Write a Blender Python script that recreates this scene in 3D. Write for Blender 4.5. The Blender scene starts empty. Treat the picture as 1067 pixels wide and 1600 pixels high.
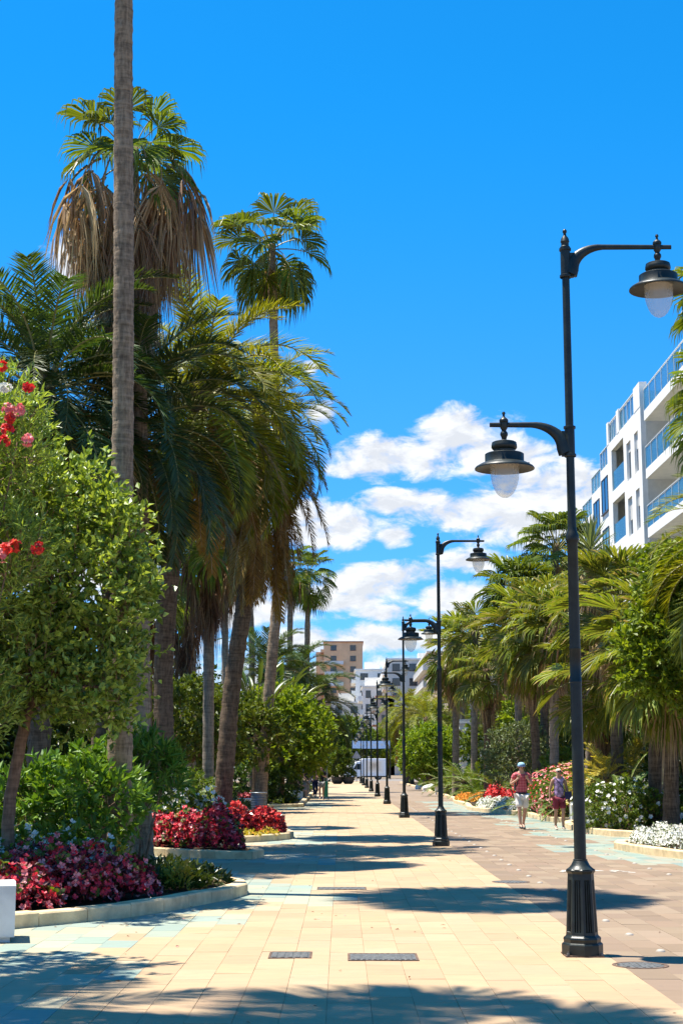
import bpy, math, random
import numpy as np
from math import sin, cos, tan, atan, pi, radians
from mathutils import Vector, Matrix

SC = bpy.context.scene
COL = SC.collection
rng = np.random.default_rng(11)
random.seed(5)

# ------------------------------------------------------------------ camera
PITCH = radians(9.46)
FPX = 2400.0
EYE = 1.6
cd = bpy.data.cameras.new('camera')
cd.sensor_fit = 'VERTICAL'
cd.sensor_height = 24.0
cd.lens = 36.0
cd.clip_start = 0.1
cd.clip_end = 6000
cam = bpy.data.objects.new('camera', cd)
COL.objects.link(cam)
cam.location = (0, 0, EYE)
cam.rotation_euler = (pi / 2 + PITCH, 0, 0)
SC.camera = cam

# ------------------------------------------------------------------ light
SUN_EL = radians(72.5)
SUN_AZ = radians(-76)          # seen from above, measured from +Y towards +X: the sun stands to the left
sl = bpy.data.lights.new('sun', 'SUN')
sl.energy = 5.0
sl.angle = radians(0.53)
sl.color = (1.0, 0.945, 0.85)
so = bpy.data.objects.new('sun', sl)
COL.objects.link(so)
sdir = Vector((sin(SUN_AZ) * cos(SUN_EL), cos(SUN_AZ) * cos(SUN_EL), sin(SUN_EL)))
so.rotation_euler = sdir.to_track_quat('Z', 'Y').to_euler()
so.location = (-20, 10, 60)

SC.view_settings.view_transform = 'Standard'
SC.view_settings.look = 'None'
SC.view_settings.exposure = 1.15
SC.view_settings.gamma = 1.0
SC.view_settings.use_curve_mapping = False
SC.cycles.max_bounces = 6
SC.cycles.diffuse_bounces = 2
SC.cycles.glossy_bounces = 3
SC.cycles.transmission_bounces = 6
SC.cycles.transparent_max_bounces = 8


class NT:
    """tiny helper to write node maths"""
    def __init__(self, tree):
        self.t = tree
        self.n = tree.nodes
        self.l = tree.links

    def new(self, typ, **kw):
        n = self.n.new(typ)
        for k, v in kw.items():
            setattr(n, k, v)
        return n

    def put(self, sock, v):
        if isinstance(v, bpy.types.NodeSocket):
            self.l.new(v, sock)
        else:
            sock.default_value = v

    def m(self, op, a, b=0.0, c=None, clamp=False):
        n = self.new('ShaderNodeMath', operation=op, use_clamp=clamp)
        self.put(n.inputs[0], a)
        self.put(n.inputs[1], b)
        if c is not None:
            self.put(n.inputs[2], c)
        return n.outputs[0]

    def smooth(self, x, lo, hi, a=0.0, b=1.0):
        n = self.new('ShaderNodeMapRange', interpolation_type='SMOOTHSTEP')
        self.put(n.inputs[0], x)
        n.inputs[1].default_value = lo
        n.inputs[2].default_value = hi
        n.inputs[3].default_value = a
        n.inputs[4].default_value = b
        return n.outputs[0]

    def noise(self, vec, scale, detail=3.0, rough=0.5, dist=0.0):
        n = self.new('ShaderNodeTexNoise')
        if vec is not None:
            self.l.new(vec, n.inputs['Vector'])
        n.inputs['Scale'].default_value = scale
        n.inputs['Detail'].default_value = detail
        n.inputs['Roughness'].default_value = rough
        n.inputs['Distortion'].default_value = dist
        return n.outputs[0]

    def mix(self, f, a, b, blend='MIX'):
        n = self.new('ShaderNodeMix', data_type='RGBA', blend_type=blend)
        self.put(n.inputs[0], f)
        for s, v in ((n.inputs[6], a), (n.inputs[7], b)):
            if isinstance(v, bpy.types.NodeSocket):
                self.l.new(v, s)
            else:
                s.default_value = (*v, 1) if len(v) == 3 else v
        return n.outputs[2]


# ---- the sky: Nishita, with cumulus given by direction only
world = bpy.data.worlds.new('World')
SC.world = world
world.use_nodes = True
wt = NT(world.node_tree)
wt.n.clear()
sky = wt.new('ShaderNodeTexSky', sky_type='NISHITA')
sky.sun_disc = False
sky.sun_elevation = SUN_EL
sky.sun_rotation = SUN_AZ
sky.altitude = 10
sky.air_density = 1.0
sky.dust_density = 0.35
sky.ozone_density = 3.0
hs = wt.new('ShaderNodeHueSaturation')
hs.inputs['Hue'].default_value = 0.487
hs.inputs['Saturation'].default_value = 1.14
hs.inputs['Value'].default_value = 1.0
wt.l.new(sky.outputs[0], hs.inputs['Color'])
tc = wt.new('ShaderNodeTexCoord')
sx = wt.new('ShaderNodeSeparateXYZ')
wt.l.new(tc.outputs['Generated'], sx.inputs[0])
az = wt.m('ARCTAN2', sx.outputs[0], sx.outputs[1])
el = wt.m('ARCSINE', sx.outputs[2])
cmb = wt.new('ShaderNodeCombineXYZ')
wt.put(cmb.inputs[0], az)
wt.put(cmb.inputs[1], wt.m('MULTIPLY', el, 1.9))
vec = cmb.outputs[0]
off = wt.new('ShaderNodeVectorMath', operation='ADD')
wt.l.new(vec, off.inputs[0])
off.inputs[1].default_value = (-0.006, 0.016, 0)
f1 = wt.noise(vec, 34, 9, 0.60, 0.3)
f1b = wt.noise(off.outputs[0], 34, 9, 0.60, 0.3)
flow = wt.noise(vec, 7.5, 3, 0.5)
# cloud banks: azimuth, elevation, half widths (radians)
BANKS = [(0.040, 0.201, 0.048, 0.015), (0.082, 0.212, 0.040, 0.021), (0.112, 0.200, 0.038, 0.013), (0.020, 0.194, 0.030, 0.008),
         (0.140, 0.176, 0.050, 0.024), (0.095, 0.164, 0.060, 0.013), (0.040, 0.171, 0.036, 0.0095), (0.125, 0.155, 0.05, 0.016),
         (-0.006, 0.156, 0.036, 0.016), (-0.022, 0.165, 0.022, 0.010), (0.034, 0.150, 0.014, 0.008),
         (0.016, 0.119, 0.044, 0.013), (0.036, 0.123, 0.026, 0.010), (0.000, 0.107, 0.034, 0.007), (0.084, 0.133, 0.026, 0.008),
         (0.070, 0.108, 0.036, 0.012), (0.030, 0.100, 0.024, 0.006), (-0.055, 0.105, 0.04, 0.015), (-0.178, 0.323, 0.022, 0.017),
         (-0.020, 0.260, 0.006, 0.005), (-0.014, 0.229, 0.010, 0.008), (0.012, 0.082, 0.08, 0.010), (-0.10, 0.10, 0.05, 0.014), (-0.17, 0.12, 0.06, 0.016)]
dens = None
for (a0, e0, ra, re) in BANKS:
    dx = wt.m('DIVIDE', wt.m('SUBTRACT', az, a0), ra)
    dy = wt.m('DIVIDE', wt.m('SUBTRACT', el, e0), re)
    d2 = wt.m('ADD', wt.m('MULTIPLY', dx, dx), wt.m('MULTIPLY', dy, dy))
    g = wt.m('SUBTRACT', 1.0, d2)
    dens = g if dens is None else wt.m('MAXIMUM', dens, g)
# the same fair-weather cumulus all round the rest of the sky
side = wt.smooth(wt.m('ABSOLUTE', az), 0.26, 0.36)
wide = wt.m('MULTIPLY', wt.m('SUBTRACT', wt.m('MULTIPLY', flow, 2.0), 0.95), 3.2)
wide = wt.m('SUBTRACT', wide, wt.m('MULTIPLY', wt.smooth(el, 0.12, 0.28), 4.0))
wide = wt.m('SUBTRACT', wt.m('MULTIPLY', wt.m('ADD', wide, 2.0), side), 2.0)
dens = wt.m('MAXIMUM', dens, wide)
low = wt.m('SUBTRACT', 0.55, wt.m('MULTIPLY', wt.m('ABSOLUTE', wt.m('SUBTRACT', el, 0.045)), 14))
dens = wt.m('MAXIMUM', dens, low)
dens = wt.m('MAXIMUM', dens, -1.6)
dd = wt.m('ADD', dens, wt.m('MULTIPLY', wt.m('SUBTRACT', f1, 0.50), 4.2))
alpha = wt.smooth(dd, -0.32, 0.80)
lit = wt.m('ADD', 0.86, wt.m('MULTIPLY', wt.m('SUBTRACT', f1, f1b), 1.1), clamp=False)
lit = wt.m('MINIMUM', wt.m('MAXIMUM', lit, 0.76), 1.04)
CLOUD = 7.0
ccol = wt.new('ShaderNodeCombineXYZ')
wt.put(ccol.inputs[0], wt.m('MULTIPLY', lit, CLOUD * 0.97))
wt.put(ccol.inputs[1], wt.m('MULTIPLY', wt.m('POWER', lit, 0.93), CLOUD * 0.985))
wt.put(ccol.inputs[2], wt.m('MULTIPLY', wt.m('POWER', lit, 0.8), CLOUD * 1.0))
tn = wt.new('ShaderNodeCombineXYZ')          # a clear, strongly blue Mediterranean sky, paler low down
wt.put(tn.inputs[0], wt.smooth(el, 0.10, 0.46, 0.30, 0.08))
wt.put(tn.inputs[1], wt.smooth(el, 0.06, 0.42, 0.76, 0.90))
tn.inputs[2].default_value = 1.42
tint = wt.mix(1.0, hs.outputs[0], tn.outputs[0], 'MULTIPLY')
wcol = wt.mix(wt.m('MULTIPLY', alpha, 0.96), tint, ccol.outputs[0])
bg = wt.new('ShaderNodeBackground')
bg.inputs['Strength'].default_value = 0.072
wt.l.new(wcol, bg.inputs['Color'])
wo = wt.new('ShaderNodeOutputWorld')
wt.l.new(bg.outputs[0], wo.inputs['Surface'])


# ------------------------------------------------------------------ helpers
def atx(px, Y, z=0.0):
    """world x of a picture column at distance Y and height z"""
    return (px - 533.5) / FPX * (Y * cos(PITCH) + (z - EYE) * sin(PITCH))


def atz(py, Y):
    return EYE + Y * tan(PITCH + atan((800.0 - py) / FPX))


def gy(py):
    """distance of a ground point seen on picture row py"""
    return EYE / tan(atan((py - 800.0) / FPX) - PITCH)


def tag(o, label=None, cat=None, group=None, kind=None):
    if label:
        o['label'] = label
    if cat:
        o['category'] = cat
    if group:
        o['group'] = group
    if kind:
        o['kind'] = kind
    return o


def thing(name, label, cat, loc=(0, 0, 0), rz=0.0, group=None):
    o = bpy.data.objects.new(name, None)
    o.empty_display_size = 0.2
    COL.objects.link(o)
    o.location = loc
    o.rotation_euler = (0, 0, rz)
    return tag(o, label, cat, group)


def inst(name, mesh, parent=None, loc=(0, 0, 0), rot=(0, 0, 0), scale=1.0):
    o = bpy.data.objects.new(name, mesh)
    COL.objects.link(o)
    o.parent = parent
    o.location = loc
    o.rotation_euler = rot
    o.scale = (scale,) * 3 if not hasattr(scale, '__len__') else scale
    return o


def copy_tree(o, parent=None):
    c = o.copy()
    COL.objects.link(c)
    c.parent = parent
    for ch in list(o.children):
        copy_tree(ch, c)
    return c


class Geo:
    def __init__(self):
        self.v, self.t, self.q, self.tm, self.qm, self.n = [], [], [], [], [], 0

    def add(self, V, F, mi=0):
        V = np.asarray(V, dtype=np.float64).reshape(-1, 3)
        F = np.asarray(F, dtype=np.int64)
        F = F.reshape(-1, F.shape[-1]) + self.n
        self.v.append(V)
        if F.shape[1] == 3:
            self.t.append(F)
            self.tm.append(np.full(len(F), mi))
        else:
            self.q.append(F)
            self.qm.append(np.full(len(F), mi))
        self.n += len(V)

    def box(self, lo, hi, mi=0, M=None):
        x0, y0, z0 = lo
        x1, y1, z1 = hi
        V = np.array([(x0, y0, z0), (x1, y0, z0), (x1, y1, z0), (x0, y1, z0), (x0, y0, z1), (x1, y0, z1), (x1, y1, z1), (x0, y1, z1)], float)
        if M is not None:
            V = np.array([M @ Vector(p) for p in V])
        self.add(V, [(0, 3, 2, 1), (4, 5, 6, 7), (0, 1, 5, 4), (1, 2, 6, 5), (2, 3, 7, 6), (3, 0, 4, 7)], mi)

    def tube(self, pts, rad, n=10, mi=0, flat=None, cap=True):
        P = np.asarray(pts, float)
        k = len(P)
        R = np.full(k, rad, float) if np.isscalar(rad) else np.asarray(rad, float)
        T = np.gradient(P, axis=0)
        T /= np.linalg.norm(T, axis=1)[:, None] + 1e-12
        ref = np.array([0, 1.0, 0]) if abs(T[0][1]) < 0.9 else np.array([1.0, 0, 0])
        A = np.cross(T[0], ref)
        A /= np.linalg.norm(A)
        V = []
        an = np.arange(n) * 2 * pi / n
        for i in range(k):
            A = A - T[i] * (A @ T[i])
            A /= np.linalg.norm(A)
            B = np.cross(T[i], A)
            fa, fb = (1, 1) if flat is None else flat
            V.append(P[i] + R[i] * (fa * np.cos(an)[:, None] * A + fb * np.sin(an)[:, None] * B))
        V = np.concatenate(V)
        i = np.arange(k - 1)[:, None] * n
        j = np.arange(n)[None, :]
        j2 = (j + 1) % n
        F = np.stack([i + j, i + j2, i + n + j2, i + n + j], -1).reshape(-1, 4)
        n0 = self.n
        self.add(V, F, mi)
        if cap:
            for e, s in ((0, -1), (k - 1, 1)):
                self.v.append(P[e][None])
                c = self.n
                self.n += 1
                b = n0 + e * n + np.arange(n)
                b2 = n0 + e * n + (np.arange(n) + 1) % n
                tri = np.stack([b, b2, np.full(n, c)], -1) if s > 0 else np.stack([b2, b, np.full(n, c)], -1)
                self.t.append(tri)
                self.tm.append(np.full(n, mi))

    def lathe(self, prof, n=24, c=(0, 0, 0), mi=0, mod=None):
        V = []
        an = np.arange(n) * 2 * pi / n
        for (r, z) in prof:
            rr = r * (mod(an, z) if mod else np.ones(n))
            V.append(np.stack([c[0] + rr * np.cos(an), c[1] + rr * np.sin(an), np.full(n, c[2] + z)], -1))
        k = len(prof)
        V = np.concatenate(V)
        i = np.arange(k - 1)[:, None] * n
        j = np.arange(n)[None, :]
        j2 = (j + 1) % n
        self.add(V, np.stack([i + j, i + j2, i + n + j2, i + n + j], -1).reshape(-1, 4), mi)

    def mesh(self, name, mats, smooth=False):
        me = bpy.data.meshes.new(name)
        V = np.concatenate(self.v)
        T = np.concatenate(self.t) if self.t else np.zeros((0, 3), int)
        Q = np.concatenate(self.q) if self.q else np.zeros((0, 4), int)
        mi = np.concatenate([np.concatenate(self.tm) if self.tm else np.zeros(0, int), np.concatenate(self.qm) if self.qm else np.zeros(0, int)])
        me.vertices.add(len(V))
        me.vertices.foreach_set('co', V.ravel().astype(np.float32))
        L = np.concatenate([T.ravel(), Q.ravel()]).astype(np.int32)
        me.loops.add(len(L))
        me.loops.foreach_set('vertex_index', L)
        st = np.concatenate([np.arange(len(T)) * 3, len(T) * 3 + np.arange(len(Q)) * 4]).astype(np.int32)
        me.polygons.add(len(st))
        me.polygons.foreach_set('loop_start', st)
        me.polygons.foreach_set('material_index', mi.astype(np.int32))
        me.polygons.foreach_set('use_smooth', np.full(len(st), bool(smooth)))
        for m in (mats if isinstance(mats, (list, tuple)) else [mats]):
            me.materials.append(m)
        me.update(calc_edges=True)
        return me

    def obj(self, name, mats, parent=None, smooth=False, loc=(0, 0, 0), rot=(0, 0, 0)):
        return inst(name, self.mesh(name, mats, smooth), parent, loc, rot)


def smooth_by_angle(o, ang=35):
    me = o.data
    me.polygons.foreach_set('use_smooth', np.ones(len(me.polygons), bool))
    try:
        me.set_sharp_from_angle(angle=radians(ang))
    except Exception:
        pass
    return o


# ------------------------------------------------------------------ materials
def mat_base(name):
    m = bpy.data.materials.new(name)
    m.use_nodes = True
    t = NT(m.node_tree)
    b = m.node_tree.nodes['Principled BSDF']
    return m, t, b


def plain(name, col, rough=0.6, metal=0.0, var=0.06, scale=8.0, bump=0.0, spec=0.5, bscale=60):
    m, t, b = mat_base(name)
    tcn = t.new('ShaderNodeTexCoord')
    nz = t.noise(tcn.outputs['Object'], scale, 5, 0.6)
    c = t.mix(t.smooth(nz, 0.3, 0.7), tuple(x * (1 - var * 2) for x in col), tuple(min(1, x * (1 + var)) for x in col))
    t.l.new(c, b.inputs['Base Color'])
    b.inputs['Roughness'].default_value = rough
    b.inputs['Metallic'].default_value = metal
    b.inputs['Specular IOR Level'].default_value = spec
    if bump:
        bp = t.new('ShaderNodeBump')
        bp.inputs['Strength'].default_value = bump
        bp.inputs['Distance'].default_value = 0.01
        t.l.new(t.noise(tcn.outputs['Object'], bscale, 4, 0.6), bp.inputs['Height'])
        t.l.new(bp.outputs[0], b.inputs['Normal'])
    return m


def leafmat(name, c1, c2, trans=0.3, rough=0.42, spec=0.5, tcol=None, dead=None, deadf=0.0, objvar=0.18):
    """leaf colours vary from leaf to leaf and plant to plant; light passes through"""
    m, t, b = mat_base(name)
    g = t.new('ShaderNodeNewGeometry')
    oi = t.new('ShaderNodeObjectInfo')
    r = g.outputs['Random Per Island']
    c = t.mix(r, c1, c2)
    if dead:
        c = t.mix(t.m('GREATER_THAN', t.m('FRACT', t.m('MULTIPLY', r, 7.31)), 1 - deadf), c, dead)
    h = t.new('ShaderNodeHueSaturation')
    t.put(h.inputs['Hue'], t.m('ADD', 0.5 - objvar * 0.06, t.m('MULTIPLY', oi.outputs['Random'], objvar * 0.12)))
    t.put(h.inputs['Value'], t.m('ADD', 1 - objvar, t.m('MULTIPLY', oi.outputs['Random'], objvar * 2)))
    t.l.new(c, h.inputs['Color'])
    t.l.new(h.outputs[0], b.inputs['Base Color'])
    b.inputs['Roughness'].default_value = rough
    b.inputs['Specular IOR Level'].default_value = spec
    tr = t.new('ShaderNodeBsdfTranslucent')
    tm = t.mix(1.0, h.outputs[0], tcol or (1.5, 1.35, 0.5), 'MULTIPLY')
    t.l.new(tm, tr.inputs['Color'])
    mx = t.new('ShaderNodeMixShader')
    mx.inputs[0].default_value = trans
    t.l.new(b.outputs[0], mx.inputs[1])
    t.l.new(tr.outputs[0], mx.inputs[2])
    t.l.new(mx.outputs[0], m.node_tree.nodes['Material Output'].inputs['Surface'])
    return m


def barkmat(name, c1, c2, ring=0.0, vert=6.0):
    m, t, b = mat_base(name)
    tcn = t.new('ShaderNodeTexCoord')
    mp = t.new('ShaderNodeMapping')
    mp.inputs['Scale'].default_value = (vert, vert, 1.2)
    t.l.new(tcn.outputs['Object'], mp.inputs[0])
    mp2 = t.new('ShaderNodeMapping')
    mp2.inputs['Scale'].default_value = (2.0, 2.0, 14.0)
    t.l.new(tcn.outputs['Object'], mp2.inputs[0])
    n1 = t.noise(mp.outputs[0], 4, 6, 0.65)
    n2 = t.noise(mp2.outputs[0], 1.6, 5, 0.6)
    n3 = t.noise(tcn.outputs['Object'], 1.3, 4, 0.6)
    f = t.m('ADD', t.m('MULTIPLY', n1, 0.45), t.m('ADD', t.m('MULTIPLY', n2, 0.35), t.m('MULTIPLY', n3, 0.2)))
    c = t.mix(t.smooth(f, 0.36, 0.62), c1, c2)
    t.l.new(c, b.inputs['Base Color'])
    b.inputs['Roughness'].default_value = 0.9
    b.inputs['Specular IOR Level'].default_value = 0.2
    bp = t.new('ShaderNodeBump')
    bp.inputs['Strength'].default_value = 0.8
    bp.inputs['Distance'].default_value = 0.03
    t.l.new(f, bp.inputs['Height'])
    t.l.new(bp.outputs[0], b.inputs['Normal'])
    return m


MT = {}
MT['lamp'] = plain('lamp_green_black_paint', (0.013, 0.019, 0.016), 0.42, 0.0, 0.25, 9, 0.15, 0.4, 40)
MT['lamp_in'] = plain('lamp_reflector', (0.55, 0.50, 0.40), 0.5)
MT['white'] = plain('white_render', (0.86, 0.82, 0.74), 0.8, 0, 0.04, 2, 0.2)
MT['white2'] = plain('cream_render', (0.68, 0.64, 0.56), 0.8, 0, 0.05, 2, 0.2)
MT['white_stone'] = plain('white_concrete', (0.74, 0.72, 0.67), 0.75, 0, 0.08, 3, 0.3)
MT['tan'] = plain('tan_render', (0.80, 0.50, 0.28), 0.85, 0, 0.06, 0.4)
MT['terracotta'] = plain('terracotta_trim', (0.42, 0.17, 0.09), 0.85, 0, 0.1, 1)
MT['pink_render'] = plain('pinkish_render', (0.55, 0.42, 0.33), 0.85, 0, 0.06, 0.4)
MT['dark_glass'] = plain('dark_window_glass', (0.02, 0.035, 0.045), 0.06, 0, 0.1, 1, 0, 0.9)
MT['frame_dark'] = plain('dark_window_frame', (0.05, 0.05, 0.055), 0.5)
MT['frame_white'] = plain('white_window_frame', (0.75, 0.75, 0.73), 0.5)
MT['stone'] = plain('cream_kerb_stone', (0.70, 0.52, 0.29), 0.85, 0, 0.14, 4, 0.5)
MT['soil'] = plain('dark_soil', (0.055, 0.040, 0.026), 0.95, 0, 0.3, 3, 1.0, 0.1)
MT['iron'] = plain('grey_cast_iron', (0.13, 0.13, 0.12), 0.6, 0.3, 0.25, 30, 0.4)
MT['rust'] = plain('rusty_iron', (0.14, 0.085, 0.055), 0.8, 0.2, 0.3, 30, 0.4)
MT['steel'] = plain('grey_galvanised_steel', (0.22, 0.24, 0.25), 0.45, 0.6, 0.1, 8)
MT['chrome'] = plain('brushed_steel_stud', (0.36, 0.31, 0.25), 0.6, 0.0, 0.1, 8)
MT['skin'] = plain('skin', (0.58, 0.33, 0.22), 0.55, 0, 0.06, 9)
MT['skin2'] = plain('tanned_skin', (0.42, 0.23, 0.15), 0.55, 0, 0.06, 9)
MT['hair_light'] = plain('pale_blond_hair', (0.75, 0.68, 0.52), 0.6, 0, 0.15, 30)
MT['hair_dark'] = plain('dark_hair', (0.03, 0.02, 0.015), 0.5, 0, 0.2, 30)
MT['red_shirt'] = plain('red_checked_cloth', (0.52, 0.085, 0.10), 0.85, 0, 0.25, 30)
m_, t_, b_ = mat_base('checked_red_cloth')
tc_ = t_.new('ShaderNodeTexCoord')
sep_ = t_.new('ShaderNodeSeparateXYZ')
t_.l.new(tc_.outputs['Object'], sep_.inputs[0])
ca_ = t_.m('GREATER_THAN', t_.m('FRACT', t_.m('MULTIPLY', sep_.outputs[0], 14)), 0.55)
cb_ = t_.m('GREATER_THAN', t_.m('FRACT', t_.m('MULTIPLY', sep_.outputs[2], 14)), 0.55)
t_.l.new(t_.mix(t_.m('MULTIPLY', t_.m('ADD', ca_, cb_), 0.5), (0.60, 0.16, 0.17), (0.42, 0.045, 0.065)), b_.inputs['Base Color'])
b_.inputs['Roughness'].default_value = 0.85
MT['red_shirt'] = m_
MT['white_cloth'] = plain('off_white_cloth', (0.78, 0.74, 0.66), 0.85, 0, 0.06, 6)
MT['lilac'] = plain('lilac_cloth', (0.50, 0.34, 0.55), 0.85, 0, 0.35, 12)
MT['maroon'] = plain('maroon_cloth', (0.20, 0.022, 0.045), 0.85, 0, 0.1, 6)
MT['navy'] = plain('navy_cloth', (0.02, 0.025, 0.09), 0.7)
MT['black_cloth'] = plain('black_cloth', (0.015, 0.015, 0.018), 0.8)
MT['grey_cloth'] = plain('grey_cloth', (0.25, 0.24, 0.23), 0.85)
MT['cap_blue'] = plain('pale_blue_cap', (0.30, 0.52, 0.68), 0.8)
MT['pink_cloth'] = plain('pink_cloth', (0.72, 0.42, 0.40), 0.85)
MT['green_plastic'] = plain('green_plastic', (0.03, 0.24, 0.12), 0.4)
MT['shoe_dark'] = plain('dark_shoe', (0.02, 0.02, 0.022), 0.6)
MT['shoe_pale'] = plain('pale_sandal', (0.55, 0.45, 0.36), 0.7)
MT['van_white'] = plain('white_van_paint', (0.88, 0.88, 0.88), 0.25, 0, 0.02, 2, 0, 0.6)
MT['tyre'] = plain('tyre_rubber', (0.02, 0.02, 0.02), 0.85)
MT['black_plastic'] = plain('black_plastic', (0.03, 0.03, 0.032), 0.55)
MT['lamp_glass_red'] = plain('orange_lens', (0.6, 0.2, 0.03), 0.2)
MT['banner_blue'] = plain('blue_banner_cloth', (0.60, 0.74, 0.90), 0.8)
MT['pot'] = plain('dark_planter', (0.045, 0.045, 0.045), 0.6, 0, 0.2, 6)
MT['rock'] = plain('white_boulder', (0.70, 0.68, 0.62), 0.9, 0, 0.15, 3, 0.8, 0.2, 8)
MT['sign_grey'] = plain('grey_sign_back', (0.42, 0.43, 0.44), 0.5, 0.3)

# plants
MT['fan_green'] = leafmat('fan_palm_leaf', (0.075, 0.125, 0.012), (0.18, 0.225, 0.022), 0.34, 0.40, 0.45, objvar=0.22)
MT['fan_right'] = leafmat('fan_palm_leaf_yellow_green', (0.105, 0.155, 0.018), (0.26, 0.28, 0.045), 0.34, 0.42, 0.45, dead=(0.40, 0.32, 0.16), deadf=0.06, objvar=0.22)
MT['fan_dead'] = leafmat('dead_fan_leaf', (0.30, 0.195, 0.11), (0.62, 0.46, 0.28), 0.20, 0.7, 0.2, (1.2, 0.9, 0.6), objvar=0.35)
MT['fan_dead_dark'] = leafmat('old_dead_fan_leaf', (0.14, 0.085, 0.05), (0.30, 0.19, 0.11), 0.15, 0.8, 0.1, (1.2, 0.8, 0.5), objvar=0.35)
MT['feather'] = leafmat('feather_palm_leaflet', (0.070, 0.105, 0.009), (0.32, 0.32, 0.022), 0.38, 0.48, 0.35, objvar=0.28)
MT['feather_blue'] = leafmat('dark_feather_leaflet', (0.026, 0.060, 0.018), (0.085, 0.125, 0.022), 0.28, 0.46, 0.38, objvar=0.25)
MT['feather_dry'] = leafmat('dry_feather_leaflet', (0.17, 0.105, 0.022), (0.34, 0.215, 0.055), 0.25, 0.7, 0.2, (1.3, 0.9, 0.5), objvar=0.3)
MT['rachis'] = plain('frond_stalk', (0.26, 0.24, 0.08), 0.55, 0, 0.15, 6)
MT['rachis_dry'] = plain('dry_frond_stalk', (0.34, 0.24, 0.13), 0.8, 0, 0.2, 6)
MT['bark_grey'] = barkmat('grey_palm_bark', (0.11, 0.078, 0.05), (0.36, 0.265, 0.17))
MT['bark_brown'] = barkmat('brown_palm_bark', (0.055, 0.036, 0.022), (0.19, 0.13, 0.08))
MT['bark_pale'] = barkmat('pale_palm_bark', (0.13, 0.10, 0.07), (0.31, 0.25, 0.18))
MT['bark_tree'] = barkmat('tree_bark', (0.13, 0.075, 0.045), (0.32, 0.20, 0.125))
MT['leaf_shrub'] = leafmat('small_grey_green_leaf', (0.065, 0.125, 0.012), (0.44, 0.57, 0.10), 0.30, 0.42, 0.5, objvar=0.05)
MT['leaf_bright'] = leafmat('bright_green_leaf', (0.10, 0.18, 0.010), (0.26, 0.35, 0.028), 0.38, 0.52, 0.35, objvar=0.15)
MT['leaf_mid'] = leafmat('mid_green_leaf', (0.050, 0.100, 0.011), (0.16, 0.22, 0.022), 0.30, 0.52, 0.35, objvar=0.2)
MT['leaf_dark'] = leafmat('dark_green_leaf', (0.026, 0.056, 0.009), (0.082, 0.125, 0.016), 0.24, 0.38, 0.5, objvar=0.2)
MT['leaf_glossy'] = leafmat('glossy_green_leaf', (0.060, 0.145, 0.012), (0.19, 0.31, 0.035), 0.28, 0.42, 0.4, objvar=0.1)
MT['leaf_grey'] = leafmat('silvery_green_leaf', (0.09, 0.13, 0.05), (0.20, 0.24, 0.11), 0.22, 0.5, 0.4, objvar=0.1)
MT['leaf_yellow'] = leafmat('yellow_green_leaf', (0.30, 0.28, 0.03), (0.58, 0.46, 0.08), 0.35, 0.4, 0.4, objvar=0.1)
MT['leaf_bronze'] = leafmat('bronze_begonia_leaf', (0.06, 0.010, 0.014), (0.17, 0.025, 0.028), 0.22, 0.3, 0.6, (1.5, 0.8, 0.8), objvar=0.1)
MT['petal_red'] = leafmat('crimson_petal', (0.56, 0.010, 0.028), (0.80, 0.06, 0.09), 0.3, 0.5, 0.3, (1.2, 0.8, 0.8), objvar=0.05)
MT['petal_scarlet'] = leafmat('scarlet_petal', (0.62, 0.02, 0.02), (0.80, 0.09, 0.06), 0.3, 0.5, 0.3, (1.2, 0.8, 0.8), objvar=0.05)
MT['petal_pink'] = leafmat('pink_petal', (0.82, 0.15, 0.17), (0.88, 0.42, 0.40), 0.3, 0.5, 0.3, (1.1, 0.9, 0.9), objvar=0.05)
MT['petal_white'] = leafmat('white_petal', (0.78, 0.77, 0.66), (0.88, 0.87, 0.80), 0.25, 0.6, 0.3, (1, 1, 0.95), objvar=0.03)
MT['petal_orange'] = leafmat('orange_petal', (0.78, 0.22, 0.02), (0.85, 0.45, 0.05), 0.3, 0.5, 0.3, (1.2, 0.9, 0.6), objvar=0.05)


def glassmat(name, col, rough=0.05, alpha=0.35, tint=None):
    """thin glass: part mirror, part see-through, tinted"""
    m, t, b = mat_base(name)
    b.inputs['Base Color'].default_value = (*col, 1)
    b.inputs['Roughness'].default_value = rough
    b.inputs['Specular IOR Level'].default_value = 0.8
    tr = t.new('ShaderNodeBsdfTransparent')
    tr.inputs[0].default_value = (*(tint or (0.8, 0.85, 0.85)), 1)
    mx = t.new('ShaderNodeMixShader')
    mx.inputs[0].default_value = alpha
    t.l.new(tr.outputs[0], mx.inputs[1])
    t.l.new(b.outputs[0], mx.inputs[2])
    t.l.new(mx.outputs[0], m.node_tree.nodes['Material Output'].inputs['Surface'])
    return m


MT['lantern_glass'] = glassmat('frosted_lantern_glass', (0.72, 0.71, 0.66), 0.2, 0.34, (0.97, 0.97, 0.95))
MT['blue_glass'] = glassmat('blue_balcony_glass', (0.12, 0.30, 0.40), 0.06, 0.5, (0.52, 0.78, 0.88))


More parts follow.
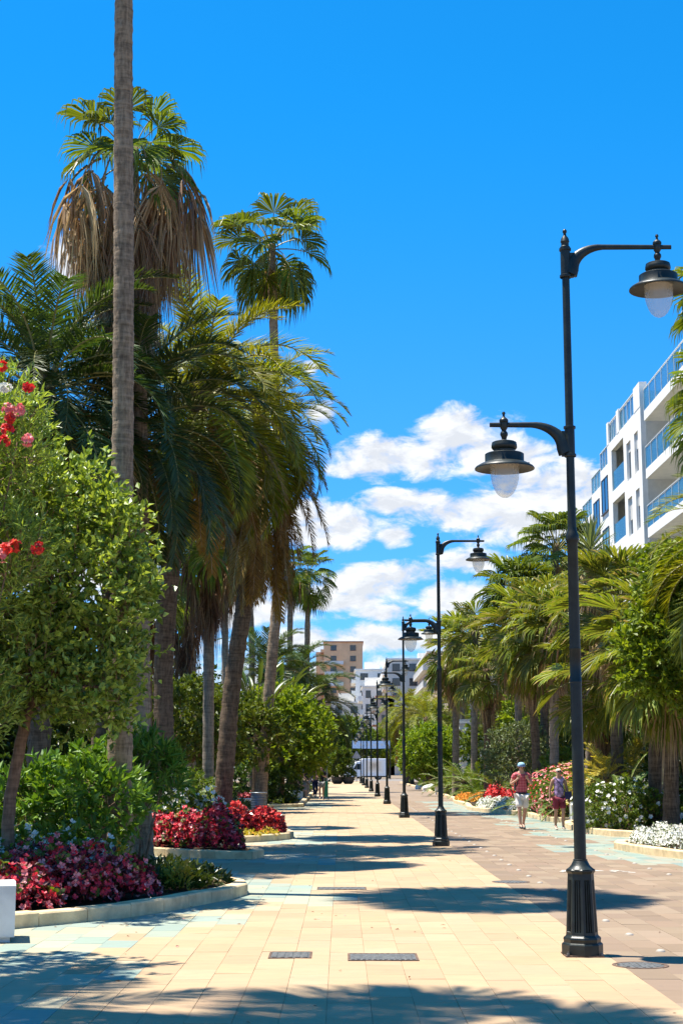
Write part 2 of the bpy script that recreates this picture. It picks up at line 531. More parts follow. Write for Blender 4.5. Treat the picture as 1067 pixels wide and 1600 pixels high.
def pavemat(name, tints, streak=0.12):
    """tile colour comes from the tile's own attribute; the grain is fine"""
    m, t, b = mat_base(name)
    at = t.new('ShaderNodeAttribute', attribute_name='tint')
    g = t.new('ShaderNodeNewGeometry')
    mp = t.new('ShaderNodeMapping')
    mp.inputs['Scale'].default_value = (1.0, 2.6, 1)
    t.l.new(g.outputs['Position'], mp.inputs[0])
    n1 = t.noise(mp.outputs[0], 3.2, 6, 0.68)
    n2 = t.noise(g.outputs['Position'], 60, 3, 0.6)
    n3 = t.noise(g.outputs['Position'], 0.55, 4, 0.6)
    f = t.m('ADD', 1 - streak * 1.6, t.m('MULTIPLY', t.m('ADD', t.m('ADD', t.m('MULTIPLY', n1, 1.1), t.m('MULTIPLY', n2, 0.5)), n3), streak * 1.2))
    c = t.mix(1.0, at.outputs['Color'], f, 'MULTIPLY')
    # scattered dark spots and old stains
    sp = t.smooth(t.noise(g.outputs['Position'], 11, 2, 0.5), 0.70, 0.78)
    c = t.mix(t.m('MULTIPLY', sp, 0.22), c, (0.16, 0.12, 0.09))
    st = t.smooth(t.noise(g.outputs['Position'], 1.1, 5, 0.65, 0.6), 0.60, 0.78)
    c = t.mix(t.m('MULTIPLY', st, 0.26), c, (0.27, 0.20, 0.14))
    vo = t.new('ShaderNodeTexVoronoi', feature='F1')
    t.l.new(g.outputs['Position'], vo.inputs['Vector'])
    vo.inputs['Scale'].default_value = 2.3
    gum = t.m('LESS_THAN', vo.outputs['Distance'], t.m('ADD', -0.02, t.m('MULTIPLY', t.noise(g.outputs['Position'], 3.7, 2), 0.14)))
    c = t.mix(t.m('MULTIPLY', gum, 0.30), c, (0.14, 0.11, 0.085))
    mp3 = t.new('ShaderNodeMapping')
    mp3.inputs['Scale'].default_value = (1.0, 3.4, 1)
    t.l.new(g.outputs['Position'], mp3.inputs[0])
    bl = t.smooth(t.noise(mp3.outputs[0], 1.9, 7, 0.72, 0.8), 0.42, 0.66)
    c = t.mix(t.m('MULTIPLY', bl, 0.16), c, (0.20, 0.15, 0.10))
    t.l.new(c, b.inputs['Base Color'])
    b.inputs['Roughness'].default_value = 0.78
    b.inputs['Specular IOR Level'].default_value = 0.3
    bp = t.new('ShaderNodeBump')
    bp.inputs['Strength'].default_value = 0.25
    bp.inputs['Distance'].default_value = 0.004
    t.l.new(n2, bp.inputs['Height'])
    t.l.new(bp.outputs[0], b.inputs['Normal'])
    return m


MT['tile'] = pavemat('paving_tile_face', None, 0.17)
MT['mortar'] = plain('dark_joint', (0.27, 0.20, 0.125), 0.95, 0, 0.25, 3, 0.3)
MT['mortar_pink'] = plain('brown_joint', (0.19, 0.135, 0.10), 0.95, 0, 0.2, 6, 0.3)


# ------------------------------------------------------------------ plant builders
def nrm(a):
    return a / (np.linalg.norm(a, axis=-1, keepdims=True) + 1e-9)


def leaves(g, P, D, L, W, mi=0, fold=0.22, upb=0.6):
    """one folded, pointed leaf (two triangles) per row"""
    N = len(P)
    L = np.broadcast_to(np.asarray(L, float), (N,))[:, None]
    W = np.broadcast_to(np.asarray(W, float), (N,))[:, None]
    D = nrm(D)
    up = np.array([0, 0, upb]) + rng.normal(size=(N, 3)) * 0.6
    S = nrm(np.cross(D, up))
    U = np.cross(S, D)
    V = np.stack([P, P + D * L * 0.45 - S * W * 0.5 + U * fold * W, P + D * L - U * L * 0.08, P + D * L * 0.45 + S * W * 0.5 + U * fold * W], 1).reshape(-1, 3)
    i = np.arange(N)[:, None] * 4
    g.add(V, np.concatenate([i + [0, 3, 2], i + [0, 2, 1]]).reshape(-1, 3), mi)


def blossoms(g, P, N, size, mi=0, petals=5):
    """open flowers: a few petals round each point, facing N"""
    n = len(P)
    N = nrm(N)
    A = nrm(np.cross(N, rng.normal(size=(n, 3))))
    B = np.cross(N, A)
    for k in range(petals):
        a = k * 2 * pi / petals
        D = A * cos(a) + B * sin(a) + N * 0.45
        s = size * rng.uniform(0.8, 1.2, n)
        S = nrm(np.cross(D, N)) * (s * 0.42)[:, None]
        D = nrm(D) * s[:, None]
        V = np.stack([P, P + D * 0.6 - S, P + D, P + D * 0.6 + S], 1).reshape(-1, 3)
        g.add(V, np.arange(n)[:, None] * 4 + np.array([0, 3, 2, 1]), mi)


def crown_points(lobes, n, holes=10, hole_r=0.3, inner=0.5):
    lob = np.array(lobes, float)
    w = (lob[:, 3] * lob[:, 4] * lob[:, 5]) ** (2 / 3)
    k = rng.choice(len(lob), n, p=w / w.sum())
    d = nrm(rng.normal(size=(n, 3)) + [0, 0, 0.15])
    u = 1.04 - inner * rng.random(n) ** 2
    # lumpy outline: each lobe swells and shrinks in a few directions
    for j in range(len(lob)):
        B = nrm(rng.normal(size=(9, 3)))
        amp = rng.uniform(-0.34, 0.30, 9)
        sel = k == j
        u[sel] *= 1 + (amp[None] * np.exp(7 * (d[sel] @ B.T - 1))).sum(1)
    P = lob[k, :3] + d * lob[k, 3:6] * u[:, None]
    O = nrm(d / lob[k, 3:6])
    keep = np.ones(n, bool)
    for j in range(len(lob)):
        q = np.linalg.norm((P - lob[j, :3]) / lob[j, 3:6], axis=1)
        keep &= ~((q < 0.72) & (k != j) & (rng.random(n) > 0.2))
    for h in range(holes):
        j = rng.integers(len(lob))
        hd = nrm(rng.normal(size=3))
        hp = lob[j, :3] + hd * lob[j, 3:6] * 0.95
        keep &= np.linalg.norm(P - hp, axis=1) > hole_r * rng.uniform(0.6, 1.3) * lob[j, 3:6].mean()
    return P[keep], O[keep]


def crown(g, lobes, n, per, L, W, mi=0, twig=0.25, holes=10, hole_r=0.3, inner=0.5, up=0.35, tuft=0.8, twig_mi=None):
    P, O = crown_points(lobes, n, holes, hole_r, inner)
    T = nrm(O + rng.normal(size=P.shape) * 0.45 + [0, 0, up])
    N = len(P)
    s = rng.random((N, per))
    tl = twig * rng.uniform(0.5, 1.3, N)
    LP = P[:, None, :] + T[:, None, :] * (s * tl[:, None])[:, :, None]
    LD = T[:, None, :] * 0.55 + rng.normal(size=(N, per, 3)) * tuft * 0.6 + [0, 0, 0.12]
    sz = rng.uniform(0.65, 1.25, N * per)
    leaves(g, LP.reshape(-1, 3), LD.reshape(-1, 3), L * sz, W * sz, mi)
    if twig_mi is not None:
        Q = P - T * 0.1
        S = nrm(np.cross(T, rng.normal(size=T.shape))) * 0.005
        V = np.stack([Q - S, Q + S, P + T * tl[:, None]], 1).reshape(-1, 3)
        g.add(V, np.arange(N)[:, None] * 3 + np.array([0, 1, 2]), twig_mi)
    return P, O


def fan_leaf(e0, R=0.85, pet=0.85, n=30, spread=120, cup=0.28, droop=0.35, bend=0.5, split=0.60, mats=('fan_green', 'rachis'), tilt=0.25, jit=0.05, pw=0.022):
    g = Geo()
    e = e0
    p = np.zeros(3)
    pts = [p.copy()]
    for i in range(5):
        p = p + np.array([cos(e), 0, sin(e)]) * pet / 5
        e -= bend / 5
        pts.append(p.copy())
    g.tube(pts, np.linspace(pw, pw * 0.6, 6), 4, 1, cap=False)
    eb = e - tilt
    d = np.array([cos(eb), 0, sin(eb)])
    s = np.array([0, 1.0, 0])
    u = np.array([-sin(eb), 0, cos(eb)])
    A = np.radians(np.linspace(-spread, spread, n))
    da = A[1] - A[0]
    for a in A:
        aj = a + rng.normal() * jit
        ln = R * (0.72 + 0.28 * cos(a / 1.35)) * rng.uniform(0.9, 1.06)
        v = d * cos(aj) + s * sin(aj) + u * cup * abs(sin(aj))
        v /= np.linalg.norm(v)
        q = -d * sin(aj) + s * cos(aj)
        w1 = split * ln * tan(da / 2) * 1.04
        w2 = w1 * 0.62
        dr = droop * rng.uniform(0.6, 1.6)
        h = u * 0.016
        c1 = p + v * ln * split
        c2 = p + v * ln * (split + 0.22) + np.array([0, 0, -dr * 0.10 * ln])
        tp = p + v * ln * (1 - dr * 0.12) + np.array([0, 0, -dr * 0.42 * ln])
        V = [p, c1 - q * w1 + h, c1 - h, c1 + q * w1 + h, c2 - q * w2 + h * .7, c2 - h * .7, c2 + q * w2 + h * .7, tp]
        g.add(V, [(0, 2, 1), (0, 3, 2), (4, 5, 7), (5, 6, 7)])
        g.add(V, [(1, 2, 5, 4), (2, 3, 6, 5)])
    return g.mesh('fan_leaf', [MT[m] for m in mats])


def feather(e0, L=3.2, bend=1.2, n=58, lf=0.5, w=0.034, mats=('feather', 'rachis'), vraise=0.28, droop=0.20, power=1.35, rw=0.032, start=0.12):
    g = Geo()
    K = 26
    p = np.zeros(3)
    pts, tans = [p.copy()], []
    for i in range(K):
        t = (i + 0.5) / K
        e = e0 - bend * t ** power
        tv = np.array([cos(e), 0, sin(e)])
        tans.append(tv)
        p = p + tv * L / K
        pts.append(p.copy())
    tans.append(tans[-1])
    pts = np.array(pts)
    tans = np.array(tans)
    g.tube(pts[::2], np.linspace(rw, 0.006, len(pts[::2])), 4, 1, cap=False)
    tt = np.linspace(start, 0.995, n)
    for side in (-1, 1):
        t = np.clip(tt + rng.normal(size=n) * 0.006, 0, 1)
        f = t * K
        i0 = np.clip(f.astype(int), 0, K - 1)
        fr = (f - i0)[:, None]
        P = pts[i0] * (1 - fr) + pts[i0 + 1] * fr
        T = tans[i0]
        S = np.array([0, side * 1.0, 0])[None]
        U = np.stack([-T[:, 2], np.zeros(n), T[:, 0]], 1)
        ln = lf * np.minimum(1, 0.35 + (t - start) * 3.2) * np.where(t > 0.6, 1 - 0.62 * ((t - 0.6) / 0.4) ** 1.5, 1) * rng.uniform(0.85, 1.1, n)
        fw = np.radians(68 - 34 * t) + rng.normal(size=n) * 0.09
        vr = vraise + rng.normal(size=n) * 0.10
        D = nrm(T * np.cos(fw)[:, None] + S * np.sin(fw)[:, None] + U * vr[:, None])
        Wd = nrm(np.cross(D, U * 0.8 + rng.normal(size=(n, 3)) * 0.18))
        m1 = P + D * (ln * 0.5)[:, None]
        m1[:, 2] -= droop * 0.10 * ln
        tp = P + D * (ln * 0.97)[:, None]
        tp[:, 2] -= droop * ln * rng.uniform(0.25, 0.8, n)
        hw = Wd * w * 0.5
        V = np.stack([P - hw * 0.7, P + hw * 0.7, m1 + hw, m1 - hw, tp], 1).reshape(-1, 3)
        b = np.arange(n)[:, None] * 5
        n0 = g.n
        g.v.append(V)
        g.n += len(V)
        g.q.append(b + [0, 1, 2, 3] + n0)
        g.qm.append(np.zeros(n, int))
        g.t.append(b + [3, 2, 4] + n0)
        g.tm.append(np.zeros(n, int))
    return g.mesh('feather_frond', [MT[m] for m in mats])


R_ = radians
FAN_BINS = [78, 52, 28, 4, -22, -48]


def fan_set(mat, R, pet, n=30, droop=0.45, stalk='rachis'):
    return [[fan_leaf(R_(b + rng.uniform(-6, 6)), R, pet, n, mats=(mat, stalk), droop=droop * (1 + 0.25 * (k == 1)), bend=0.45 + 0.15 * k) for k in range(2)] for b in FAN_BINS]


FAN_L = fan_set('fan_green', 1.0, 0.95, 36, 0.75)
FAN_S = fan_set('fan_green', 1.0, 0.55, 36, 0.6)
FAN_T = fan_set('fan_right', 1.0, 1.0, 36, 0.18)
FAN_R = fan_set('fan_right', 1.0, 0.80, 36, 0.6)
FAN_DEAD = [fan_leaf(R_(e), 1.05, 0.75, 20, spread=sp, cup=0.7, droop=1.9, bend=0.9, split=0.35, mats=('fan_dead', 'rachis_dry'), tilt=0.5, jit=0.12)
            for e, sp in ((-12, 66), (-38, 58), (-55, 50), (-68, 42), (-78, 36))]
FAN_DEAD2 = [fan_leaf(R_(e), 1.05, 0.75, 18, spread=sp, cup=0.7, droop=1.7, bend=0.5, split=0.35, mats=('fan_dead_dark', 'rachis_dry'), tilt=0.3, jit=0.12)
             for e, sp in ((-55, 44), (-68, 38), (-78, 34))]
FT_BINS = [82, 64, 46, 28, 10, -10, -34]


def feather_set(mat, L, lf, n=58, bend=1.25, w=0.036, stalk='rachis'):
    return [[feather(R_(b + rng.uniform(-5, 5)), L * rng.uniform(0.92, 1.06), bend * (0.7 + 0.3 * cos(R_(b) - 0.5)) * (1 + 0.16 * k), n, lf, w, (mat, stalk)) for k in range(2)] for b in FT_BINS]


FT_G = feather_set('feather', 3.3, 0.66, 96, 1.75, 0.031)
FT_B = feather_set('feather_blue', 3.3, 0.66, 96, 1.65, 0.031)
FT_DRY = [feather(R_(e), 3.1, b, 80, 0.46, 0.028, ('feather_dry', 'rachis_dry'), 0.15, 0.3) for e, b in ((-30, 0.8), (-52, 0.6), (-66, 0.4), (-78, 0.2))]
FT_S = [[feather(R_(b + rng.uniform(-5, 5)), 2.0, 1.0 + 0.2 * k, 34, 0.40, 0.04, ('feather', 'rachis')) for k in range(2)] for b in FT_BINS]
CYC = [[feather(R_(b + rng.uniform(-5, 5)), 1.15, 0.8 + 0.2 * k, 30, 0.20, 0.022, ('leaf_mid', 'rachis'), rw=0.014, start=0.05) for k in range(2)] for b in FT_BINS]
YEL = [[feather(R_(b + rng.uniform(-5, 5)), 1.9, 1.1 + 0.2 * k, 34, 0.42, 0.035, ('leaf_yellow', 'rachis'), rw=0.014, start=0.2) for k in range(2)] for b in FT_BINS]


def trunk_geo(path, r0, r1, n=14, step=0.09, rough=0.05, boots=0.0, flare=0.25, base_len=0.6):
    """ringed palm stem along a smooth path, local to its base"""
    P = np.array(path, float)
    seg = np.linalg.norm(np.diff(P, axis=0), axis=1)
    L = seg.sum()
    cum = np.concatenate([[0], np.cumsum(seg)])
    k = max(6, int(L / step))
    t = np.linspace(0, L, k)
    # smooth interpolation
    Q = np.stack([np.interp(t, cum, P[:, i]) for i in range(3)], 1)
    if len(P) > 2:
        w = max(3, k // 6) | 1
        pad = np.concatenate([np.repeat(Q[:1], w // 2, 0), Q, np.repeat(Q[-1:], w // 2, 0)])
        ker = np.ones(w) / w
        Q[:, 0] = np.convolve(pad[:, 0], ker, 'valid')
        Q[:, 1] = np.convolve(pad[:, 1], ker, 'valid')
    r = r0 + (r1 - r0) * (t / L)
    r *= 1 + flare * np.exp(-t / base_len)
    r *= 1 + rough * (rng.random(k) - 0.5) * 2 * np.where(np.arange(k) % 2, 1, 0.3)
    g = Geo()
    g.tube(Q, r, n, 0)
    V = g.v[0].reshape(k, n, 3)
    an = np.arange(n) * 2 * pi / n
    wob = 1 + 0.035 * rng.normal(size=(k, n)) * min(1, rough * 20)
    if boots:
        ph = (np.arange(k) * 0.5)[:, None] * 2 * pi / max(1, n // 2) * 1.0
        wob = wob + boots * np.maximum(0, np.sin(an[None] * (n // 2) / 2.0 * 1.0 + np.arange(k)[:, None] * 1.7))
    V[:] = Q[:, None, :] + (V - Q[:, None, :]) * wob[:, :, None]
    g.v[0] = V.reshape(-1, 3)
    return g


def palm(name, label, base, path, r0, r1, sets, nfr, scale=1.0, emin=-35, emax=82, dead=None, ndead=0, dead_len=1.0, dead_r=None, dead_scale=1.0, bark='bark_grey', group=None,
         rough=0.05, boots=0.0, crown_len=0.5, flare=0.25, seed=0, nseg=14, step=0.09, cat='palm tree', tilt=(0, 0), pw=1.0):
    """path: points of the stem relative to the base; fronds are parts of their own"""
    rr = random.Random(seed * 77 + 3)
    t = thing(name, label, cat, base, 0, group)
    trunk_geo(path, r0, r1, nseg, step, rough, boots, flare).obj('trunk', MT[bark], t, True)
    top = np.array(path[-1], float)
    nb = len(sets)
    for i in range(nfr):
        f = (i + 0.5) / nfr
        e = emax + (emin - emax) * f ** pw + rr.uniform(-7, 7)
        bins = FAN_BINS if nb == 6 else FT_BINS
        b = min(range(nb), key=lambda k: abs(bins[k] - e))
        a = i * 2.39996 + rr.uniform(-0.25, 0.25)
        rt = r1 * 0.75
        o = inst('frond', sets[b][rr.randrange(2)], t, (top[0] + cos(a) * rt, top[1] + sin(a) * rt, top[2] - crown_len * f),
                 (tilt[0] + rr.uniform(-0.12, 0.12), tilt[1] + rr.uniform(-0.1, 0.1), a), scale * rr.uniform(0.86, 1.1))
    for i in range(ndead):
        f = (i + 0.5) / ndead
        a = i * 2.39996 + rr.uniform(-0.5, 0.5)
        rd = r1 if dead_r is None else dead_r * (1 - 0.45 * f)
        k = min(len(dead) - 1, int(f ** 0.7 * len(dead) + rr.uniform(-0.4, 0.6))) if len(dead) > 1 else 0
        inst('dead_frond', dead[max(0, k)], t, (top[0] + cos(a) * rd, top[1] + sin(a) * rd, top[2] - crown_len * 0.6 - dead_len * f), (rr.uniform(-0.15, 0.15), rr.uniform(-0.15, 0.15), a),
             dead_scale * rr.uniform(0.8, 1.15))
    return t


def dome_mass(n, spots):
    """points on low mounds: spots are (x, y, rx, ry, h, weight)"""
    S = np.array([(s[0], s[1], s[2], s[3], s[4]) for s in spots], float)
    w = S[:, 2] * S[:, 3]
    k = rng.choice(len(S), n, p=w / w.sum())
    a = rng.random(n) * 2 * pi
    r = np.sqrt(rng.random(n))
    x = S[k, 0] + np.cos(a) * r * S[k, 2]
    y = S[k, 1] + np.sin(a) * r * S[k, 3]
    z = S[k, 4] * np.sqrt(np.maximum(0.03, 1 - r ** 2.6))
    z *= 1 + 0.22 * np.sin(x * 13 + 2 * np.sin(y * 7)) * np.sin(y * 11 + 1.7) + 0.10 * np.sin(x * 31 + y * 23)
    N = np.stack([np.cos(a) * r, np.sin(a) * r, np.full(n, 0.75)], 1)
    return np.stack([x, y, z], 1), N


def flower_mass(name, label, spots, n_leaf, leaf_mat, L, W, flow, z0=0.08, depth=0.65, group=None, cat=None, kind='stuff', stalk=0.05):
    """one carpet of plants: leaves and blossoms; flow = [(material, count, size)]"""
    g = Geo()
    P, N = dome_mass(n_leaf, spots)
    P[:, 2] = z0 + P[:, 2] * (1 - depth * rng.random(n_leaf) ** 1.5)
    D = nrm(N + rng.normal(size=N.shape) * 0.7)
    s = rng.uniform(0.6, 1.25, n_leaf)
    leaves(g, P, D, L * s, W * s, 0)
    mats = [MT[leaf_mat]]
    for i, (m, c, size) in enumerate(flow):
        P, N = dome_mass(c, spots)
        cl = rng.normal(size=(max(4, c // 9), 3))
        P[:, 2] = z0 + P[:, 2] * (1.0 - 0.35 * rng.random(c) ** 1.2) + stalk * rng.random(c)
        blossoms(g, P, N + rng.normal(size=N.shape) * 0.5 + [0, -0.25, 0.1], size, i + 1, 4)
        mats.append(MT[m])
    o = g.obj(name, mats)
    return tag(o, label, cat, group, kind)


def bush(name, label, cat, base, lobes, n, per, L, W, leaf, flow=None, twig=0.2, holes=8, hole_r=0.3, inner=0.5, stems=3, group=None, trunk=None, bark='bark_tree', up=0.35, tuft=0.8, limb_r=None):
    """broad-leaved shrub or tree: stem and limbs, leaves, flowers; lobes relative to the base"""
    t = thing(name, label, cat, base, 0, group)
    g = Geo()
    crown(g, lobes, n, per, L, W, 0, twig, holes, hole_r, inner, up, tuft, twig_mi=1)
    o = g.obj('foliage', [MT[leaf], MT[bark]], t)
    o['kind'] = 'stuff'
    gb = Geo()
    if trunk:
        pts, r0, r1 = trunk
        pts = [np.array(p, float) for p in pts]
        q = []
        for i in range(len(pts) - 1):
            for s in np.linspace(0, 1, 7)[:-1]:
                q.append(pts[i] * (1 - s) + pts[i + 1] * s + rng.normal(size=3) * r0 * 0.12)
        q.append(pts[-1])
        q[0] = pts[0]
        rad = np.linspace(r0, r1, len(q)) * (1 + 0.3 * np.exp(-np.arange(len(q)) / 1.5))
        gb.tube(q, rad, 9, 0)
        gb.obj('trunk', MT[bark], t, True)
        top = pts[-1]
        for (x, y, z, rx, ry, rz) in lobes[:9]:
            gl = Geo()
            c = np.array([x, y, z]) + rng.normal(size=3) * 0.15 * min(rx, rz)
            m = top * 0.5 + c * 0.5 + rng.normal(size=3) * 0.12 * np.linalg.norm(c - top)
            ss = np.linspace(0, 1, 8)[:, None]
            pp = (1 - ss) ** 2 * top + 2 * ss * (1 - ss) * m + ss ** 2 * c
            lr = limb_r or r1 * 0.75
            gl.tube(pp, np.linspace(lr, lr * 0.25, 8), 6, 0)
            gl.obj('branch', MT[bark], t, True)
    else:
        for k in range(stems):
            gl = Geo()
            x, y, z, rx, ry, rz = lobes[k % len(lobes)]
            c = np.array([x, y, z]) + rng.normal(size=3) * 0.2 * min(rx, rz)
            b = rng.normal(size=3) * 0.05
            b[2] = 0
            ss = np.linspace(0, 1, 6)[:, None]
            gl.tube(b * (1 - ss) + c * ss, np.linspace(0.025, 0.008, 6), 5, 0)
            gl.obj('stem', MT[bark], t, True)
    for (m, c, size, nm) in (flow or []):
        gf = Geo()
        P, O = crown_points(lobes, c, 0, 0.2, 0.08)
        blossoms(gf, P + O * 0.06, O + [0, -0.2, 0.3], size, 0, 5)
        f = gf.obj(nm, MT[m], t)
        f['kind'] = 'stuff'
    return t


def rosette(name, label, cat, base, sets, nfr, scale, emin=-10, emax=80, group=None, seed=0, stem_h=0.25, stem_r=0.12, bark='bark_brown'):
    return palm(name, label, base, [(0, 0, 0), (0, 0, stem_h)], stem_r, stem_r, sets, nfr, scale, emin, emax, bark=bark, group=group, crown_len=0.12, flare=0.1, seed=seed, cat=cat, nseg=8, step=0.1)


# ------------------------------------------------------------------ the ground
def flat(name, pts, z, mat, kind='structure', parent=None):
    me = bpy.data.meshes.new(name)
    me.from_pydata([(x, y, z) for x, y in pts], [], [list(range(len(pts)))])
    me.materials.append(MT[mat])
    me.update()
    o = inst(name, me, parent)
    return tag(o, kind=kind) if kind else o


MT['earth'] = plain('dry_earth', (0.20, 0.15, 0.10), 0.95, 0, 0.25, 0.6, 0.4)
MT['asphalt'] = plain('far_street_surface', (0.20, 0.175, 0.15), 0.9, 0, 0.12, 0.8, 0.2)
flat('ground', [(-1500, -40), (1500, -40), (1500, 3000), (-1500, 3000)], -0.06, 'earth')
flat('street', [(-60, 196), (60, 196), (60, 232), (-60, 232)], -0.004, 'asphalt')
EDGE = 2.30                                   # the cream paving ends here, the brown begins
pave = flat('pavement', [(-15, 3), (EDGE, 3), (EDGE, 196), (-15, 196)], -0.007, 'mortar')
road = flat('promenade', [(EDGE, 3), (9.5, 3), (9.5, 196), (EDGE, 196)], -0.009, 'mortar_pink')


def catmull(P, n=10):
    P = np.array(P, float)
    Q = np.concatenate([P[:1] * 2 - P[1:2], P, P[-1:] * 2 - P[-2:-1]])
    out = []
    for i in range(1, len(Q) - 2):
        for t in np.linspace(0, 1, n, endpoint=False):
            a, b, c, d = Q[i - 1], Q[i], Q[i + 1], Q[i + 2]
            out.append(0.5 * ((2 * b) + (-a + c) * t + (2 * a - 5 * b + 4 * c - d) * t * t + (-a + 3 * b - 3 * c + d) * t ** 3))
    out.append(P[-1])
    return np.array(out)


# planting beds: (kerb line, closing points, kerb drawn)
BEDS = [
    ([(-5.4, 13.2), (-4.3, 14.8), (-3.4, 16.0), (-2.75, 16.75), (-2.25, 17.45), (-1.95, 18.2), (-1.62, 19.1), (-1.36, 19.9), (-1.32, 20.6), (-1.65, 21.4), (-2.5, 22.8), (-3.6, 24.6), (-5.2, 26.0), (-8, 26.8), (-14, 27)], [(-14, 13.2)]),
    ([(-14, 29.6), (-8, 29.6), (-5.2, 29.7), (-4.0, 29.5), (-2.9, 28.7), (-2.2, 28.1), (-1.72, 27.9), (-1.52, 28.3), (-1.62, 29.1), (-2.2, 30.3), (-3.2, 31.3), (-6, 32.0), (-14, 32.2)], []),
    ([(-14, 34.4), (-5, 34.3), (-3.4, 33.8), (-2.4, 33.9), (-1.7, 34.7), (-1.3, 35.6), (-1.22, 36.6), (-1.45, 38.2), (-2.1, 41), (-3.0, 44), (-5, 46.2), (-14, 47)], []),
    ([(-14, 63.6), (-6, 63.8), (-3.4, 63.8), (-2.0, 64.0), (-1.7, 65), (-1.75, 70), (-1.8, 90), (-1.8, 120), (-1.8, 150), (-2.4, 158), (-14, 160)], []),
    ([(14, 24), (8.5, 24.5), (7.2, 25.6), (6.35, 27.4), (5.95, 28.7), (5.66, 30.2), (5.55, 31.3), (5.75, 32.3), (6.6, 33.0), (8, 33.4), (14, 33.6)], []),
    ([(14, 35.6), (9, 35.9), (7.6, 36.0), (6.8, 36.6), (6.4, 37.6), (6.15, 39.0), (6.1, 41), (6.25, 43.4), (7, 44.4), (14, 44.8)], []),
    ([(14, 46.2), (7.6, 46.3), (6.6, 46.5), (6.3, 48), (6.25, 51), (6.2, 53.4), (5.6, 56), (5.1, 58.6), (5.0, 61), (5.3, 66), (5.3, 72), (5.7, 80), (5.9, 94), (6.0, 108), (6.2, 140), (6.4, 160), (7, 168), (14, 170)], []),
]


def inside(x, y, poly):
    c = False
    n = len(poly)
    j = n - 1
    for i in range(n):
        xi, yi = poly[i]
        xj, yj = poly[j]
        if (yi > y) != (yj > y) and x < (xj - xi) * (y - yi) / (yj - yi) + xi:
            c = not c
        j = i
    return c


BEDLINE = [catmull(b[0], 8) for b in BEDS]
BEDPOLY = [[tuple(p) for p in l] + list(b[1]) for l, b in zip(BEDLINE, BEDS)]
BEDPTS = np.concatenate(BEDLINE)

stone_prof = [(-0.11, -0.03), (0.11, -0.03), (0.11, 0.128), (0.095, 0.145), (-0.095, 0.145), (-0.11, 0.128)]


def kerb_stone(parent, a, b, da, db, mat='stone'):
    g = Geo()
    V = []
    for p, d in ((a, da), (b, db)):
        nx, ny = -d[1], d[0]
        for (u, z) in stone_prof:
            V.append((p[0] + nx * u, p[1] + ny * u, z + 0.0))
    g.add(V, [(i, (i + 1) % 6, 6 + (i + 1) % 6, 6 + i) for i in range(6)])
    g.add(V, [(0, 5, 4), (0, 4, 3), (0, 3, 2), (0, 2, 1), (6, 10, 11), (6, 9, 10), (6, 8, 9), (6, 7, 8)])
    return g.obj('kerb_stone', MT[mat], parent)


def resample(P, step):
    d = np.concatenate([[0], np.cumsum(np.linalg.norm(np.diff(P, axis=0), axis=1))])
    n = max(2, int(d[-1] / step))
    t = np.linspace(0, d[-1], n + 1)
    return np.stack([np.interp(t, d, P[:, 0]), np.interp(t, d, P[:, 1])], 1)


for bi, (line, poly) in enumerate(zip(BEDLINE, BEDPOLY)):
    bed = flat('planting_bed', poly, 0.085, 'soil')
    near = line[(np.abs(line[:, 0]) < 9.5)]
    Q = resample(near, 0.62 if bi < 3 else 0.9)
    T = nrm(np.gradient(Q, axis=0))
    g = Geo()
    for i in range(len(Q) - 1):
        a = Q[i] + T[i] * 0.004
        b = Q[i + 1] - T[i + 1] * 0.004
        dz = T[i]
        if Q[i][1] < 62:
            o = kerb_stone(bed, a, b, T[i], T[i + 1])
            o.location.z = random.uniform(-0.006, 0.006)
        else:
            V = []
            for p, d in ((a, T[i]), (b, T[i + 1])):
                for (u, z) in stone_prof:
                    V.append((p[0] - d[1] * u, p[1] + d[0] * u, z))
            g.add(V, [(k, (k + 1) % 6, 6 + (k + 1) % 6, 6 + k) for k in range(6)])
    if g.n:
        o = g.obj('kerb_stones', MT['stone'], bed)
        o['kind'] = 'stuff'


# ------------------------------------------------------------------ paving tiles
def tile_geo(g, x0, x1, y0, y1, z, col, cols):
    jx = random.uniform(0.0006, 0.0016)
    j = random.uniform(0.0012, 0.0030)
    x0, x1, y0, y1 = x0 + jx, x1 - jx, y0 + j, y1 - j
    t = random.uniform(-0.0012, 0.0012)
    s = random.uniform(-0.0012, 0.0012)
    c = 0.0016
    zt = z + random.uniform(-0.0015, 0.0015)
    V = [(x0, y0, -0.028), (x1, y0, -0.028), (x1, y1, -0.028), (x0, y1, -0.028),
         (x0, y0, zt - c), (x1, y0, zt - c), (x1, y1, zt - c), (x0, y1, zt - c),
         (x0 + c, y0 + c, zt + t), (x1 - c, y0 + c, zt - t), (x1 - c, y1 - c, zt - s), (x0 + c, y1 - c, zt + s)]
    F = [(0, 1, 5, 4), (1, 2, 6, 5), (2, 3, 7, 6), (3, 0, 4, 7), (4, 5, 9, 8), (5, 6, 10, 9), (6, 7, 11, 10), (7, 4, 8, 11), (8, 9, 10, 11)]
    g.add(V, F)
    cols.append(np.tile((*col, 1.0), (12, 1)))


def tile_obj(name, g, cols, parent):
    me = g.mesh(name, MT['tile'])
    a = me.color_attributes.new('tint', 'FLOAT_COLOR', 'POINT')
    a.data.foreach_set('color', np.concatenate(cols).astype(np.float32).ravel())
    return inst(name, me, parent)


